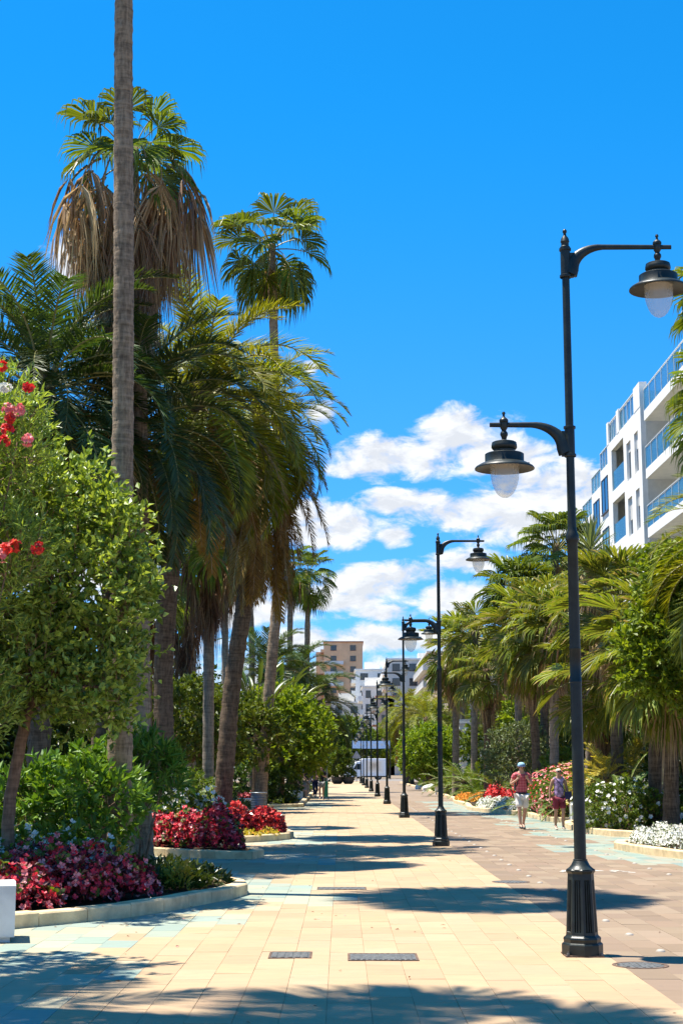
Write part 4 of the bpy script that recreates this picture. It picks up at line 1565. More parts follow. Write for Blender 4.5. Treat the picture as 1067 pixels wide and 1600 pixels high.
for zt in floors:
    for (u0, u1, zz0, zz1) in ((86.0, 87.3, zt - 2.85, zt - 0.62), (83.8, 84.9, zt - 2.85, zt - 0.55)):
        w = win(A, '-x', u0, u1, zz0 + 0.08, zz1, FX + 0.16, 'frame_white', 0)
        g = Geo()
        hb = random.choice((0.25, 0.4, 0.6, 0.9)) * (zz1 - zz0)
        for q in range(int(hb / 0.09)):
            g.box((FX + 0.122, u0 + 0.08, zz1 - 0.09 - q * 0.09), (FX + 0.142, u1 - 0.08, zz1 - 0.09 - q * 0.09 + 0.078))
        if g.n:
            g.obj('blind', MT['white2'], w)
    g = Geo()
    g.box((FX + 0.06, 88.22, zt - 2.55), (FX + 0.09, 92.18, zt - 1.35))
    r = g.obj('railing', MT['blue_glass'], A)
    win(A, '-x', 88.6, 91.8, zt - 2.5, zt - 0.25, FX + 2.18, 'frame_dark', 2)
for (u0, u1) in ((ya, 84.7), (89.4, 90.2), (93.0, yb)):
    g = Geo()
    g.box((FX - 0.02, u0, 21.35), (FX + 0.4, u1, 22.75))
    g.obj('parapet_pier', MT['white'], A)
for (u0, u1) in ((84.7, 89.4), (90.2, 93.0)):
    g = Geo()
    g.box((FX + 0.1, u0, 21.36), (FX + 0.13, u1, 22.55))
    r = g.obj('roof_railing', MT['blue_glass'], A)
    g = Geo()
    n = 4
    for k in range(n + 1):
        u = u0 + (u1 - u0 - 0.05) * k / n
        g.box((FX + 0.04, u, 21.36), (FX + 0.09, u + 0.05, 22.6))
    g.box((FX + 0.03, u0, 22.6), (FX + 0.14, u1, 22.66))
    g.obj('rail_frame', MT['frame_white'], r)

# the balcony wing nearer to us
B = thing('apartment_building', 'apartment wing with blue glass balconies and dark recesses at the right edge', 'building')
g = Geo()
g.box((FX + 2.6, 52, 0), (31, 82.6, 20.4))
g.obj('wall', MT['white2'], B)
for k in range(6):
    z = 20.95 - 3.25 * k
    balcony(B, '-x', 52.5, 82.4, z, FX + 2.6, 2.5, 'white', 'blue_glass', 1.15, 0.55)
    if k:
        for u in np.arange(53.5, 81.0, 4.6):
            win(B, '-x', u, u + 3.4, z + 0.02, z + 2.45, FX + 2.56, 'frame_dark', 2)
        for u in np.arange(57.2, 81.5, 9.2):
            g = Geo()
            g.box((FX + 1.0, u, z + 0.002), (FX + 2.55, u + 0.28, z + 2.69))
            g.obj('fin_wall', MT['stone'], B)
g = Geo()
g.box((FX + 2.9, 52, 20.96), (30, 73.0, 24.6))
g.obj('penthouse', MT['white'], B)
g = Geo()
g.box((FX + 2.4, 51.5, 24.6), (30.5, 73.4, 24.95))
g.obj('roof_slab', MT['white'], B)

# the lower stepped part beyond
C_ = thing('apartment_building', 'lower stepped white apartment block with tall blue windows behind the nearest lamp post', 'building')
hs_ = [(93.7, 96.6, 20.3), (96.6, 100.2, 19.4), (100.2, 104.2, 18.2), (104.2, 109.5, 17.9)]
for (u0, u1, h) in hs_:
    g = Geo()
    g.box((FX + 0.05, u0 + 0.002, 0), (30, u1 - 0.002, h))
    g.obj('wall', MT['white'], C_)
    for k in range(5):
        zt = h - 0.7 - 3.2 * k
        c = (u0 + u1) / 2
        win(C_, '-x', c - 1.25, c + 1.05, zt - 2.2, zt, FX + 0.04, 'frame_dark', 1, glass='blue_glass' if k % 2 else 'dark_glass')
    g = Geo()
    g.box((FX + 0.1, u0 + 0.05, h + 0.001), (FX + 0.13, u1 - 0.05, h + 1.1))
    r = g.obj('roof_railing', MT['blue_glass'], C_)
    g = Geo()
    for u in np.linspace(u0 + 0.05, u1 - 0.1, 4):
        g.box((FX + 0.04, u, h + 0.001), (FX + 0.09, u + 0.05, h + 1.1))
    g.box((FX + 0.03, u0 + 0.02, h + 1.101), (FX + 0.14, u1 - 0.02, h + 1.15))
    g.obj('rail_frame', MT['frame_white'], r)
g = Geo()
g.box((FX + 1.2, 103.5, 17.9), (28, 109.4, 20.6))
g.obj('penthouse', MT['white2'], C_)


def far_block(label, x0, x1, y0, y1, h, mat, fl=3.1, name='apartment_building', trim='white', bays=4, rail='white', arcade=False, front_bays=None, roofbox=True, fx=0.45, rh=0.95):
    """distant block: walls, roof edge, every window and balcony of the two faces turned to us"""
    t = thing(name, label, 'building')
    g = Geo()
    g.box((x0, y0, -1), (x1, y1, h))
    g.obj('wall', MT[mat], t)
    g = Geo()
    g.box((x0 - 0.25, y0 - 0.25, h + 0.002), (x1 + 0.25, y1 + 0.25, h + 0.35))
    g.obj('roof_edge', MT[trim], t)
    if roofbox:
        g = Geo()
        cx, cy = (x0 + x1) / 2, (y0 + y1) / 2
        g.box((cx - 2, cy - 2, h + 0.352), (cx + 2, cy + 2, h + 2.6))
        g.obj('stair_head', MT[mat], t)
    n = int(h / fl)
    for k in range(n):
        z = h - fl * (k + 1) + 0.2
        if z < 4:
            break
        for b in range(bays):
            u0 = y0 + (y1 - y0) * (b + 0.5 - fx / 2) / bays
            u1 = y0 + (y1 - y0) * (b + 0.5 + fx / 2) / bays
            win(t, '-x', u0, u1, z + 0.25, z + 2.3, x0 - 0.02, 'frame_dark', 1)
        balcony(t, '-x', y0 + 0.3, y1 - 0.3, z, x0, 1.0, trim, rail, rh, 0.3)
        fb = front_bays or max(2, int((x1 - x0) / 3.5))
        for b in range(fb):
            u0 = x0 + (x1 - x0) * (b + 0.5 - fx / 2) / fb
            u1 = x0 + (x1 - x0) * (b + 0.5 + fx / 2) / fb
            win(t, '-y', u0, u1, z + 0.55, z + 2.2, y0 - 0.02, 'frame_dark', 1)
    return t


far_block('pinkish brown apartment building with cream balcony bands beyond the second lamp', 17.5, 30, 232, 300, 20.5, 'pink_render', 3.3, trim='stone', rail='stone', bays=12)
far_block('brown-grey terraced apartment building next beyond the pinkish one', 17.0, 30, 303, 345, 24, 'pink_render', 3.3, trim='white2', rail='white2', bays=8)
far_block('white terraced building with roof pergola far down the street', 10.5, 30, 352, 385, 26.0, 'white2', 3.3, trim='white', rail='white', bays=6)
far_block('white house with wide glazed bays below the tan tower', 5.0, 10.3, 366, 382, 20.5, 'white', 3.2, trim='white', rail='frame_white', bays=4, front_bays=2)
far_block('grey-white stepped house left of the glazed bays at the street end', 3.6, 12.5, 398, 415, 26.5, 'white', 3.2, trim='white', rail='white', bays=3, front_bays=2)
far_block('low white house lowest and leftmost at the street end', -2.6, 5, 384, 396, 17.5, 'white2', 3.2, trim='white', rail='white', bays=3, front_bays=2)
far_block('small terracotta trimmed house in front of the white terraces', 8.0, 12.0, 352, 360, 17.5, 'pink_render', 3.2, trim='terracotta', bays=2, front_bays=1, roofbox=False)
tw = far_block('tall tan apartment tower with terracotta roof edge in the far distance', -5.5, 6.6, 480, 496, 40.3, 'tan', 3.3, trim='terracotta', rail='tan', bays=3, front_bays=2, fx=0.3, roofbox=False)
g = Geo()
g.box((-8.0, 483, -1), (-5.6, 496, 37.5))
g.obj('wing', MT['tan'], tw)
for k in range(3):
    balcony(tw, '-y', -5.2, 0.6, 33.4 - 3.3 * k - 0.0, 480, 1.3, 'tan', 'frame_white', 1.0, 0.35)

# white pillar monument and garden house between the right-hand palms
mo = thing('garden_monument', 'pale stepped stone pillar half hidden between the palms on the right', 'monument', (atx(729, 96), 97, 0))
g = Geo()
for k, (s, z0, z1) in enumerate(((0.95, 0.08, 0.5), (0.75, 0.501, 1.1), (0.55, 1.101, 1.5), (0.36, 1.501, 4.6))):
    g.box((-s, -s, z0), (s, s, z1))
g.obj('pedestal', MT['white_stone'], mo)
for k in range(8):
    g = Geo()
    z = 1.62 + k * 0.38
    g.box((-0.40, -0.40, z), (0.40, 0.40, z + 0.10))
    g.obj('band', MT['white2'], mo)
fp = thing('flag', 'furled dark blue flag on a slim pole beside the pale monument', 'flag', (atx(752, 100), 100, 0))
g = Geo()
g.tube([(0, 0, 0), (0, 0, 6.2)], 0.04, 8)
g.obj('flagpole', MT['frame_white'], fp)
g = Geo()
for k in range(3):
    g.tube([(-0.05 - k * 0.08, 0.03 * k, 6.0), (-0.15 - k * 0.1, 0.05, 5.2), (-0.1 - k * 0.12, -0.04, 4.3), (-0.05 - k * 0.1, 0, 3.6)], [0.05, 0.11, 0.13, 0.06], 8)
g.obj('cloth', MT['navy'], fp, True)
gh = thing('garden_house', 'small white house wall glimpsed behind the mid-distance palms on the right', 'house')
g = Geo()
g.box((10.3, 112, 0), (16, 120, 5.6))
g.obj('wall', MT['white'], gh)
g = Geo()
g.box((10.0, 111.7, 5.602), (16.3, 120.3, 5.9))
g.obj('roof', MT['terracotta'], gh)
for u in (11.2, 13.6):
    win(gh, '-y', u, u + 1.2, 3.0, 4.5, 111.98, 'frame_dark', 1)
win(gh, '-x', 114, 115.4, 3.0, 4.5, 10.28, 'frame_dark', 1)


# ------------------------------------------------------------------ palms and trees, left side
def rel(px0, py0, pts, Y):
    pass


def stem(basepx, Y, pts, zbase=0.0):
    """base at a picture column, then (column, row) points up the stem, all at distance Y"""
    x0 = atx(basepx, Y, zbase)
    out = [(0, 0, 0)]
    for px, py in pts:
        z = atz(py, Y)
        out.append((atx(px, Y, z) - x0, 0, z - zbase))
    return (x0, Y, zbase), out


GL = 'fan palms of the left beds'
b, p = stem(187, 20.8, [(190, 900), (194, 500), (193, 0)])
p.append((p[-1][0] + 0.03, 0, 16.9))
palm('fan_palm', 'tall smooth grey palm trunk rising out of the frame from the nearest left bed', b, p, 0.165, 0.118, FAN_L, 36, 1.1, emin=-25, dead=FAN_DEAD, ndead=16, dead_len=0.6, dead_r=0.25,
     bark='bark_grey', rough=0.045, crown_len=0.7, seed=1, flare=0.35, nseg=20, step=0.06)
b, p = stem(222, 27, [(220, 900), (215, 480), (203, 232)])
palm('fan_palm', 'fan palm with a huge shaggy skirt of dead fronds, behind the tall bare trunk', b, p, 0.18, 0.14, FAN_L, 19, 0.78, emin=-30, emax=84, dead=FAN_DEAD[1:], ndead=190, dead_len=2.3, dead_r=0.80, dead_scale=1.04,
     bark='bark_grey', crown_len=0.35, seed=2, pw=0.9)
LP1 = (b, p)
b, p = stem(405, 57, [(424, 1040), (441, 850), (432, 660), (424, 382)])
palm('fan_palm', 'slender curved fan palm with an open green crown against the blue sky', b, p, 0.22, 0.15, FAN_L, 26, 1.38, emin=-52, emax=80, dead=FAN_DEAD, ndead=7, dead_len=0.4, dead_r=0.3, dead_scale=1.0, crown_len=0.4, bark='bark_grey', seed=3)
b, p = stem(478, 105, [(480, 1000), (482, 893)])
palm('fan_palm', 'small distant fan palm standing alone against the clouds, left of centre', b, p, 0.24, 0.17, FAN_L, 26, 1.1, emin=-60, emax=84, dead=FAN_DEAD2, ndead=6, dead_len=0.6, dead_r=0.3, crown_len=0.9, seed=4, nseg=8, step=0.3)
b, p = stem(452, 95, [(453, 1000), (455, 880)])
palm('fan_palm', 'distant fan palm just left of the lone one, partly behind the leaning feather palm', b, p, 0.22, 0.16, FAN_L, 22, 1.0, emin=-60, dead=FAN_DEAD2, ndead=8, dead_len=0.8, dead_r=0.3, crown_len=0.8, seed=5, nseg=8, step=0.3)
b, p = stem(393, 84, [(394, 1000), (386, 870)])
palm('fan_palm', 'thin leaning palm stem seen between the two big feather palm trunks', b, p, 0.2, 0.15, FAN_L, 22, 1.0, emin=-60, dead=FAN_DEAD2, ndead=8, dead_len=0.8, dead_r=0.3, crown_len=0.8, seed=6, nseg=8, step=0.3)
b, p = stem(295, 62, [(295, 1000), (293, 870)])
palm('fan_palm', 'fan palm with a hanging brown skirt behind the garden hedge on the left', b, p, 0.30, 0.26, FAN_L, 26, 1.1, dead=FAN_DEAD2, ndead=60, dead_len=3.4, dead_r=0.6, dead_scale=1.0, bark='bark_pale', crown_len=0.8, seed=7, nseg=10, step=0.2)
b, p = stem(325, 43, [(326, 1100), (328, 800)])
palm('fan_palm', 'straight slim grey palm trunk just left of the leaning brown one', b, p, 0.16, 0.14, FAN_L, 26, 1.0, dead=FAN_DEAD2, ndead=30, dead_len=1.6, dead_r=0.4, bark='bark_pale', crown_len=0.7, seed=8, step=0.12)
b, p = stem(352, 72, [(352, 1000), (350, 850)])
palm('fan_palm', 'pale thin palm trunk standing farther back between the feather palm trunks', b, p, 0.17, 0.15, FAN_L, 22, 1.0, dead=FAN_DEAD2, ndead=20, dead_len=1.6, dead_r=0.4, bark='bark_pale', crown_len=0.7, seed=9, nseg=8, step=0.25)
b, p = stem(230, 54, [(231, 1100), (233, 900)])
palm('fan_palm', 'dark thin palm trunk against the light just right of the tall bare trunk', b, p, 0.18, 0.15, FAN_L, 22, 1.0, dead=FAN_DEAD2, ndead=24, dead_len=1.6, dead_r=0.4, bark='bark_brown', crown_len=0.7, seed=10, nseg=8, step=0.2)
# off to the left, their crowns shade the foreground paving
palm('fan_palm', 'fan palm standing outside the left edge whose crown shades the front paving', (-4.3, 11.2, 0.0), [(0, 0, 0), (0.1, 0, 7), (0.1, -0.2, 15.8)], 0.18, 0.13, FAN_L, 20, 1.1, dead=FAN_DEAD, ndead=30, dead_len=1.2, dead_r=0.4, seed=11, step=0.2)
palm('feather_palm', 'feather palm standing outside the left edge beside the white block', (-6.6, 11.0, 0.0), [(0, 0, 0), (0.2, 0, 4), (0.4, 0, 8.2)], 0.28, 0.24, FT_G, 44, 1.0, emin=-30, bark='bark_brown', seed=12, step=0.2)

GF = 'feather palms of the left beds'
b, p = stem(344, 36.6, [(361, 1080), (384, 930), (402, 760), (408, 640)])
palm('feather_palm', 'leaning feather palm with a brown thatch of dry fronds under its crown', b, p, 0.21, 0.18, FT_G, 64, 0.68, emin=-38, emax=84, dead=FT_DRY, ndead=72, dead_len=2.3, dead_r=0.48, dead_scale=0.74, bark='bark_brown', rough=0.05, boots=0.06, crown_len=0.8, seed=21, pw=0.85)
b, p = stem(259, 31.5, [(255, 1050), (264, 900), (300, 700), (318, 600)])
palm('feather_palm', 'broad feather palm with long arching green fronds and a thick dark trunk', b, p, 0.19, 0.20, FT_G, 64, 0.90, emin=-36, emax=86, dead=FT_DRY, ndead=16, dead_len=0.7, dead_r=0.3, dead_scale=0.85, bark='bark_brown', rough=0.06, boots=0.08, crown_len=0.8, seed=22, pw=0.9)
b, p = stem(150, 27.5, [(170, 1000), (205, 640)])
palm('feather_palm', 'dark green feather palm whose crown hangs behind the tall bare trunk', b, p, 0.19, 0.19, FT_B, 56, 0.84, emin=-40, emax=82, dead=FT_DRY, ndead=14, dead_len=0.7, dead_r=0.3, dead_scale=0.8, bark='bark_brown', rough=0.06, boots=0.08, crown_len=0.7, seed=23)
b, p = stem(60, 25.5, [(65, 900), (70, 580)])
palm('feather_palm', 'dense feather palm at the upper left edge with dark bluish fronds', b, p, 0.19, 0.19, FT_B, 60, 0.82, emin=-34, emax=84, dead=FT_DRY, ndead=10, dead_len=0.6, dead_r=0.3, dead_scale=0.8, bark='bark_brown', boots=0.08, crown_len=0.7, seed=24)
b, p = stem(448, 85, [(470, 1150), (482, 1092)])
palm('feather_palm', 'dense low feather palm whose fronds arch over the people on the path', b, p, 0.22, 0.22, FT_B, 66, 1.0, emin=-48, emax=76, bark='bark_brown', crown_len=0.9, seed=25, step=0.2, cat='palm tree')
b, p = stem(415, 78, [(415, 1150), (418, 1040)])
palm('feather_palm', 'upright feather palm with stiff fronds behind the bright green tree', b, p, 0.3, 0.3, FT_B, 40, 0.85, emin=8, emax=86, bark='bark_brown', crown_len=0.6, seed=26, step=0.2, cat='palm tree')
b, p = stem(462, 88, [(462, 1150), (464, 1050)])
palm('feather_palm', 'upright feather palm with stiff fronds just left of the lone distant palm stem', b, p, 0.3, 0.3, FT_B, 36, 0.85, emin=12, emax=86, bark='bark_brown', crown_len=0.6, seed=27, step=0.25, cat='palm tree')

# strelitzia thicket between the trunks
GBAN = None


def blade_leaf(e0, L=1.5, W=0.42, pet=2.2):
    g = Geo()
    pts = [np.array((0.0, 0, 0))]
    e = e0
    for i in range(4):
        pts.append(pts[-1] + np.array((cos(e), 0, sin(e))) * pet / 4)
        e -= 0.05
    g.tube(pts, np.linspace(0.035, 0.02, 5), 5, 1, cap=False)
    K = 7
    mid = [pts[-1]]
    for i in range(K):
        e -= 0.09
        mid.append(mid[-1] + np.array((cos(e), 0, sin(e))) * L / K)
    V = []
    for i, m in enumerate(mid):
        t = i / K
        w = W * 0.5 * math.sin(pi * min(1, 0.12 + t * 0.88)) ** 0.6 if i < K else 0.01
        up = np.array((-sin(e), 0, cos(e))) * w * 0.5
        w *= 0.55
        V += [m + np.array((0, w, 0)) + up, m, m - np.array((0, w, 0)) + up]
    F = []
    for i in range(K):
        F += [(i * 3, i * 3 + 1, i * 3 + 4, i * 3 + 3), (i * 3 + 1, i * 3 + 2, i * 3 + 5, i * 3 + 4)]
    g.add(V, F, 0)
    return g.mesh('paddle_leaf', [MT['leaf_dark'], MT['rachis']], True)


PAD = [[blade_leaf(R_(b + rng.uniform(-4, 4))) for k in range(2)] for b in FT_BINS]
for i, (px, Y, z, n, s, lab) in enumerate([(398, 64, 3.2, 18, 1.2, 'bird-of-paradise plant with tall upright paddle leaves left of the curved palm stem'),
                                           (440, 70, 3.4, 18, 1.2, 'bird-of-paradise plant with tall upright paddle leaves right of the curved palm stem'),
                                           (240, 66, 3.6, 16, 1.2, 'bird-of-paradise plant with paddle leaves glimpsed between the left trunks')]):
    palm('strelitzia', lab, (atx(px, Y), Y, 0.05), [(0, 0, 0), (0, 0, z * 0.5), (0, 0, z)], 0.14, 0.12, PAD, n, s * 0.7, emin=62, emax=86, bark='bark_brown', seed=30 + i, cat='plant', crown_len=0.6, nseg=8, step=0.2)

# foreground tree with small leaves, its trunk at the left edge
bush('broadleaf_tree', 'nearest small-leaved tree filling the left side above the begonias', 'tree', (-4.10, 19.2, 0.08),
     [(0.85, 0.05, 3.95, 0.70, 0.8, 0.75), (0.25, 0, 4.55, 0.85, 0.9, 0.95), (-0.5, 0.2, 3.9, 1.1, 1.0, 1.2), (1.05, 0.1, 3.0, 0.55, 0.7, 0.45), (0.35, -0.2, 2.9, 0.85, 0.8, 0.85), (0.85, 0.2, 4.8, 0.45, 0.5, 0.5), (1.2, 0.1, 3.75, 0.48, 0.5, 0.40), (1.15, -0.3, 2.5, 0.45, 0.5, 0.4), (1.25, -0.2, 4.25, 0.42, 0.4, 0.42), (1.3, -0.3, 3.4, 0.4, 0.4, 0.4), (0.5, -0.5, 3.7, 0.6, 0.5, 0.5),
      (-0.7, 0, 2.8, 0.8, 0.8, 0.8), (0.95, 0.1, 2.35, 0.55, 0.5, 0.45)],
     4300, 11, 0.104, 0.062, 'leaf_shrub', twig=0.36, holes=120, hole_r=0.32, inner=0.8, trunk=([(0, 0, 0), (0.02, 0.02, 1.0), (0.16, 0.05, 2.0), (0.30, 0.05, 2.4)], 0.085, 0.065), up=0.7, limb_r=0.05, tuft=0.9)
bush('oleander', 'oleander with red and pink flower clusters at the far left edge', 'flowering shrub', (-4.75, 18.0, 0.08),
     [(0.55, 0, 5.3, 0.55, 0.5, 0.8), (0.2, 0, 4.6, 0.7, 0.6, 0.8), (0.55, -0.1, 3.9, 0.6, 0.6, 0.7), (0.2, 0, 3.2, 0.7, 0.6, 0.7), (0.2, 0, 2.2, 0.6, 0.6, 0.7), (0.95, -0.55, 5.2, 0.36, 0.32, 0.6), (1.0, -0.55, 3.95, 0.38, 0.32, 0.42)],
     2300, 11, 0.11, 0.026, 'leaf_shrub', twig=0.25, holes=12, stems=7, up=0.8)
gfl = Geo()
olea = [(12, 672, 'r'), (6, 690, 'r'), (45, 606, 'r'), (8, 606, 'w'), (14, 640, 'p'), (30, 640, 'p'), (44, 688, 'p'), (10, 858, 'r'), (24, 852, 'r'), (60, 857, 'r'), (4, 868, 'p'), (2, 572, 'r'), (16, 655, 'r')]
for i, (px, py, c) in enumerate(olea):
    Y = 16.75 + (i % 3) * 0.12
    z = atz(py, Y)
    g = Geo()
    n = 16
    d = nrm(rng.normal(size=(n, 3)) + [0, -0.3, 0.3])
    blossoms(g, d * 0.065 * rng.uniform(0.4, 1.0, (n, 1)), d, 0.042, 0, 5)
    o = g.obj('flower_cluster', MT[{'r': 'petal_scarlet', 'p': 'petal_pink', 'w': 'petal_white'}[c]], bpy.data.objects['oleander'])
    o.location = Vector((atx(px, Y, z), Y, z)) - bpy.data.objects['oleander'].location

# dark trees and hedge behind the beds
GT = None
tree_l = [
    (-9.6, 40, 'dense dark tree behind the feather palms at the left edge', [(0, 0, 3.6, 2.6, 2.2, 1.9), (1.6, -.5, 2.6, 1.9, 1.8, 1.4), (-1.5, 0, 4.4, 2.0, 2.0, 1.6)], 'leaf_dark', 1.0),
    (-5.9, 57, 'round dark-branched tree between the left palm trunks', [(0, 0, 3.5, 2.2, 2.0, 1.0), (1.7, -0.4, 3.2, 1.5, 1.4, 0.8), (-1.7, 0.2, 3.2, 1.6, 1.6, 0.9), (0.4, -0.8, 2.5, 1.6, 1.2, 0.6), (3.0, 0, 2.7, 1.0, 1.0, 0.6)], 'leaf_mid', 1.7),
    (-2.7, 68, 'bright green bushy tree beside the curved palm stem', [(0, 0, 3.9, 1.4, 1.4, 1.1), (1.1, -0.3, 3.2, 1.1, 1.2, 1.0), (0.3, -0.6, 2.3, 1.5, 1.2, 0.8), (-1.0, 0, 3.1, 1.1, 1.1, 0.9), (1.35, -0.3, 2.3, 0.8, 0.9, 0.7)], 'leaf_bright', 1.2),
    (-9.0, 74, 'tall dark tree in the back row behind the slim grey trunk', [(0, 0, 4.5, 2.6, 2, 2.0), (2.2, 0, 3.6, 1.9, 1.8, 1.7), (-2, 0, 4, 2, 2, 1.8)], 'leaf_dark', 1.6),
    (-13.5, 62, 'wide mid-green tree in the back row at the left', [(0, 0, 4.2, 3.2, 2.4, 2.1), (2.4, 0, 3.3, 2.0, 2, 1.7)], 'leaf_mid', 1.6),
    (-4.4, 98, 'dark tree closing the view behind the bird-of-paradise plants', [(0, 0, 4.0, 2.4, 2, 1.9), (1.6, 0, 3.0, 1.6, 1.6, 1.5), (-1.8, 0, 4.2, 1.8, 1.6, 1.5)], 'leaf_dark', 1.5),
    (-3.6, 132, 'small green tree farther along the left path edge', [(0, 0, 3.6, 1.8, 1.8, 1.6), (0.8, -0.5, 2.4, 1.4, 1.4, 1.2)], 'leaf_mid', 1.2),
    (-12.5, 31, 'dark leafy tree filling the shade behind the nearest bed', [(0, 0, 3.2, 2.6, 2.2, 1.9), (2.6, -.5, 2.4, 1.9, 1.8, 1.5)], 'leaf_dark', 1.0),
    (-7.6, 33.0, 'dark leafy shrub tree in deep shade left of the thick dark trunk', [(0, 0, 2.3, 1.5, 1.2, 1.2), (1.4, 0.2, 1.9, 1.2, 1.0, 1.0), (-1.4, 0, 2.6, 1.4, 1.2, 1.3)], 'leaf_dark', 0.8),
]
for (x, y, lab, lobes, mt, th) in tree_l:
    bush('broadleaf_tree', lab, 'tree', (x, y, 0.05), lobes, 1500, 9, 0.24 if y < 90 else 0.32, 0.125 if y < 90 else 0.17, mt, twig=0.5, holes=16, hole_r=0.3, inner=0.6, trunk=([(0, 0, 0), (0.1, 0, th * 0.6), (0, 0.1, th)], 0.18, 0.13), up=0.2, limb_r=0.09)

# shrubs of the nearest beds
bush('glossy_shrub', 'glossy bright-leaved shrub around the foot of the tall bare trunk', 'shrub', (-3.55, 21.3, 0.08),
     [(0, 0, 1.05, 0.75, 0.6, 0.6), (-0.5, 0.0, 0.85, 0.55, 0.5, 0.55), (0.30, 0, 1.30, 0.40, 0.4, 0.42), (0.62, -1.0, 0.95, 0.34, 0.3, 0.32), (0.3, -0.9, 1.2, 0.4, 0.3, 0.3), (-0.75, -.1, 1.15, 0.3, 0.3, 0.28)], 640, 9, 0.15, 0.070, 'leaf_glossy', twig=0.22, holes=10, stems=6, up=0.1)
bush('narrow_leaf_shrub', 'shrub with narrow pale-edged leaves right of the tall bare trunk', 'shrub', (-3.35, 26.2, 0.06),
     [(0, 0, 1.5, 0.5, 0.4, 0.5), (0.4, 0, 1.35, 0.3, 0.35, 0.35), (-0.45, 0.1, 1.2, 0.4, 0.4, 0.5)], 240, 10, 0.24, 0.042, 'leaf_glossy', twig=0.2, holes=5, stems=5, up=0.9)
bush('low_shrub', 'dull olive shrub between the trunks of the third bed', 'shrub', (-3.9, 41.5, 0.06), [(0, 0, 0.8, 0.8, 0.6, 0.6), (-0.8, 0.2, 0.9, 0.6, 0.6, 0.6)], 420, 9, 0.13, 0.06, 'leaf_mid', holes=6, stems=5)
bush('low_shrub', 'dark clipped shrub behind the waste bin', 'shrub', (atx(400, 66), 66.5, 0.06), [(0, 0, 0.85, 0.95, 0.7, 0.75), (1.1, 0, 0.7, 0.7, 0.6, 0.6), (-1, 0, 0.8, 0.8, 0.7, 0.7)], 460, 9, 0.17, 0.08, 'leaf_dark', holes=6, stems=5)
bush('low_shrub', 'leafy dark shrub at the back of the second bed', 'shrub', (-5.2, 31.0, 0.06), [(0, 0, 0.8, 0.9, 0.5, 0.7), (1.1, 0, 0.75, 0.6, 0.5, 0.6), (-1.2, 0, 0.8, 0.9, 0.6, 0.7)], 460, 9, 0.15, 0.07, 'leaf_dark', holes=6, stems=5)
for i, (px, Y, z, s, lab) in enumerate([(110, 30, 0.5, 1.25, 'dark feathery cycad in the shade behind the glossy shrub'), (205, 36, 0.5, 1.2, 'dark cycad between the bare trunk and the thick dark trunk'), (300, 39, 0.35, 1.1, 'dark cycad behind the white begonias of the second bed')]):
    rosette('cycad', lab, 'cycad', (atx(px, Y), Y, 0.06), CYC, 26, s * 1.1, -5, 78, seed=50 + i, stem_h=z)

# flower carpets on the left
flower_mass('red_begonias', 'carpet of crimson and pink begonias in the nearest left bed', [(-3.6, 16.9, 0.62, 0.55, 0.48, 1), (-3.25, 17.6, 0.75, 0.5, 0.55, 1), (-4.1, 17.4, 0.7, 0.8, 0.5, 1), (-2.95, 18.4, 0.62, 0.55, 0.56, 1), (-2.55, 18.6, 0.42, 0.4, 0.4, 1), (-3.5, 18.6, 0.6, 0.5, 0.6, 1), (-4.4, 16.2, 0.6, 0.5, 0.4, 1)],
            5200, 'leaf_bronze', 0.075, 0.052, [('leaf_mid', 420, 0.07), ('petal_red', 1700, 0.048), ('petal_pink', 1100, 0.048)], cat='flower bed')
flower_mass('white_begonias', 'white begonias beside the tree trunk at the back of the nearest bed', [(-3.75, 19.6, 0.75, 0.5, 0.72, 1), (-3.0, 19.5, 0.5, 0.35, 0.62, 1), (-4.4, 19.3, 0.5, 0.5, 0.62, 1)], 2400, 'leaf_mid', 0.10, 0.065, [('petal_white', 330, 0.055)], cat='flower bed')
flower_mass('green_groundcover', 'low dark green groundcover on the right tip of the nearest bed', [(-2.35, 20.0, 0.6, 0.6, 0.22, 1), (-1.85, 20.5, 0.4, 0.5, 0.20, 1), (-2.5, 21.2, 0.7, 0.6, 0.28, 1), (-1.95, 21.3, 0.3, 0.3, 0.2, 1)], 2600, 'leaf_dark', 0.12, 0.04, [('petal_orange', 3, 0.03)], cat='ground cover')
flower_mass('orange_flowers', 'few orange and yellow flowers at the foot of the tall bare trunk', [(-2.75, 19.3, 0.22, 0.2, 0.5, 1)], 320, 'leaf_yellow', 0.10, 0.04, [('petal_orange', 26, 0.042)], cat='flowers')
flower_mass('yellow_croton', 'small yellow-leaved croton near the kerb of the nearest bed', [(-2.05, 19.65, 0.16, 0.15, 0.28, 1)], 150, 'leaf_yellow', 0.13, 0.04, [('petal_orange', 2, 0.02)], cat='plant')
flower_mass('crimson_begonias', 'mound of crimson begonias in the second bed', [(-2.3, 28.9, 0.5, 0.5, 0.52, 1), (-2.9, 29.4, 0.6, 0.5, 0.66, 1), (-3.5, 30.0, 0.6, 0.5, 0.58, 1), (-2.35, 29.7, 0.5, 0.45, 0.74, 1), (-4.2, 30.2, 0.6, 0.5, 0.5, 1)],
            4400, 'leaf_bronze', 0.085, 0.06, [('leaf_mid', 300, 0.08), ('petal_red', 2000, 0.055), ('petal_pink', 600, 0.055)], cat='flower bed')
flower_mass('white_begonias', 'white begonias behind the crimson ones in the second bed', [(-3.2, 30.8, 0.6, 0.4, 1.1, 1), (-3.9, 30.8, 0.6, 0.4, 1.1, 1), (-2.6, 30.7, 0.45, 0.3, 1.0, 1)], 2200, 'leaf_mid', 0.11, 0.07, [('petal_white', 420, 0.065)], cat='flower bed')
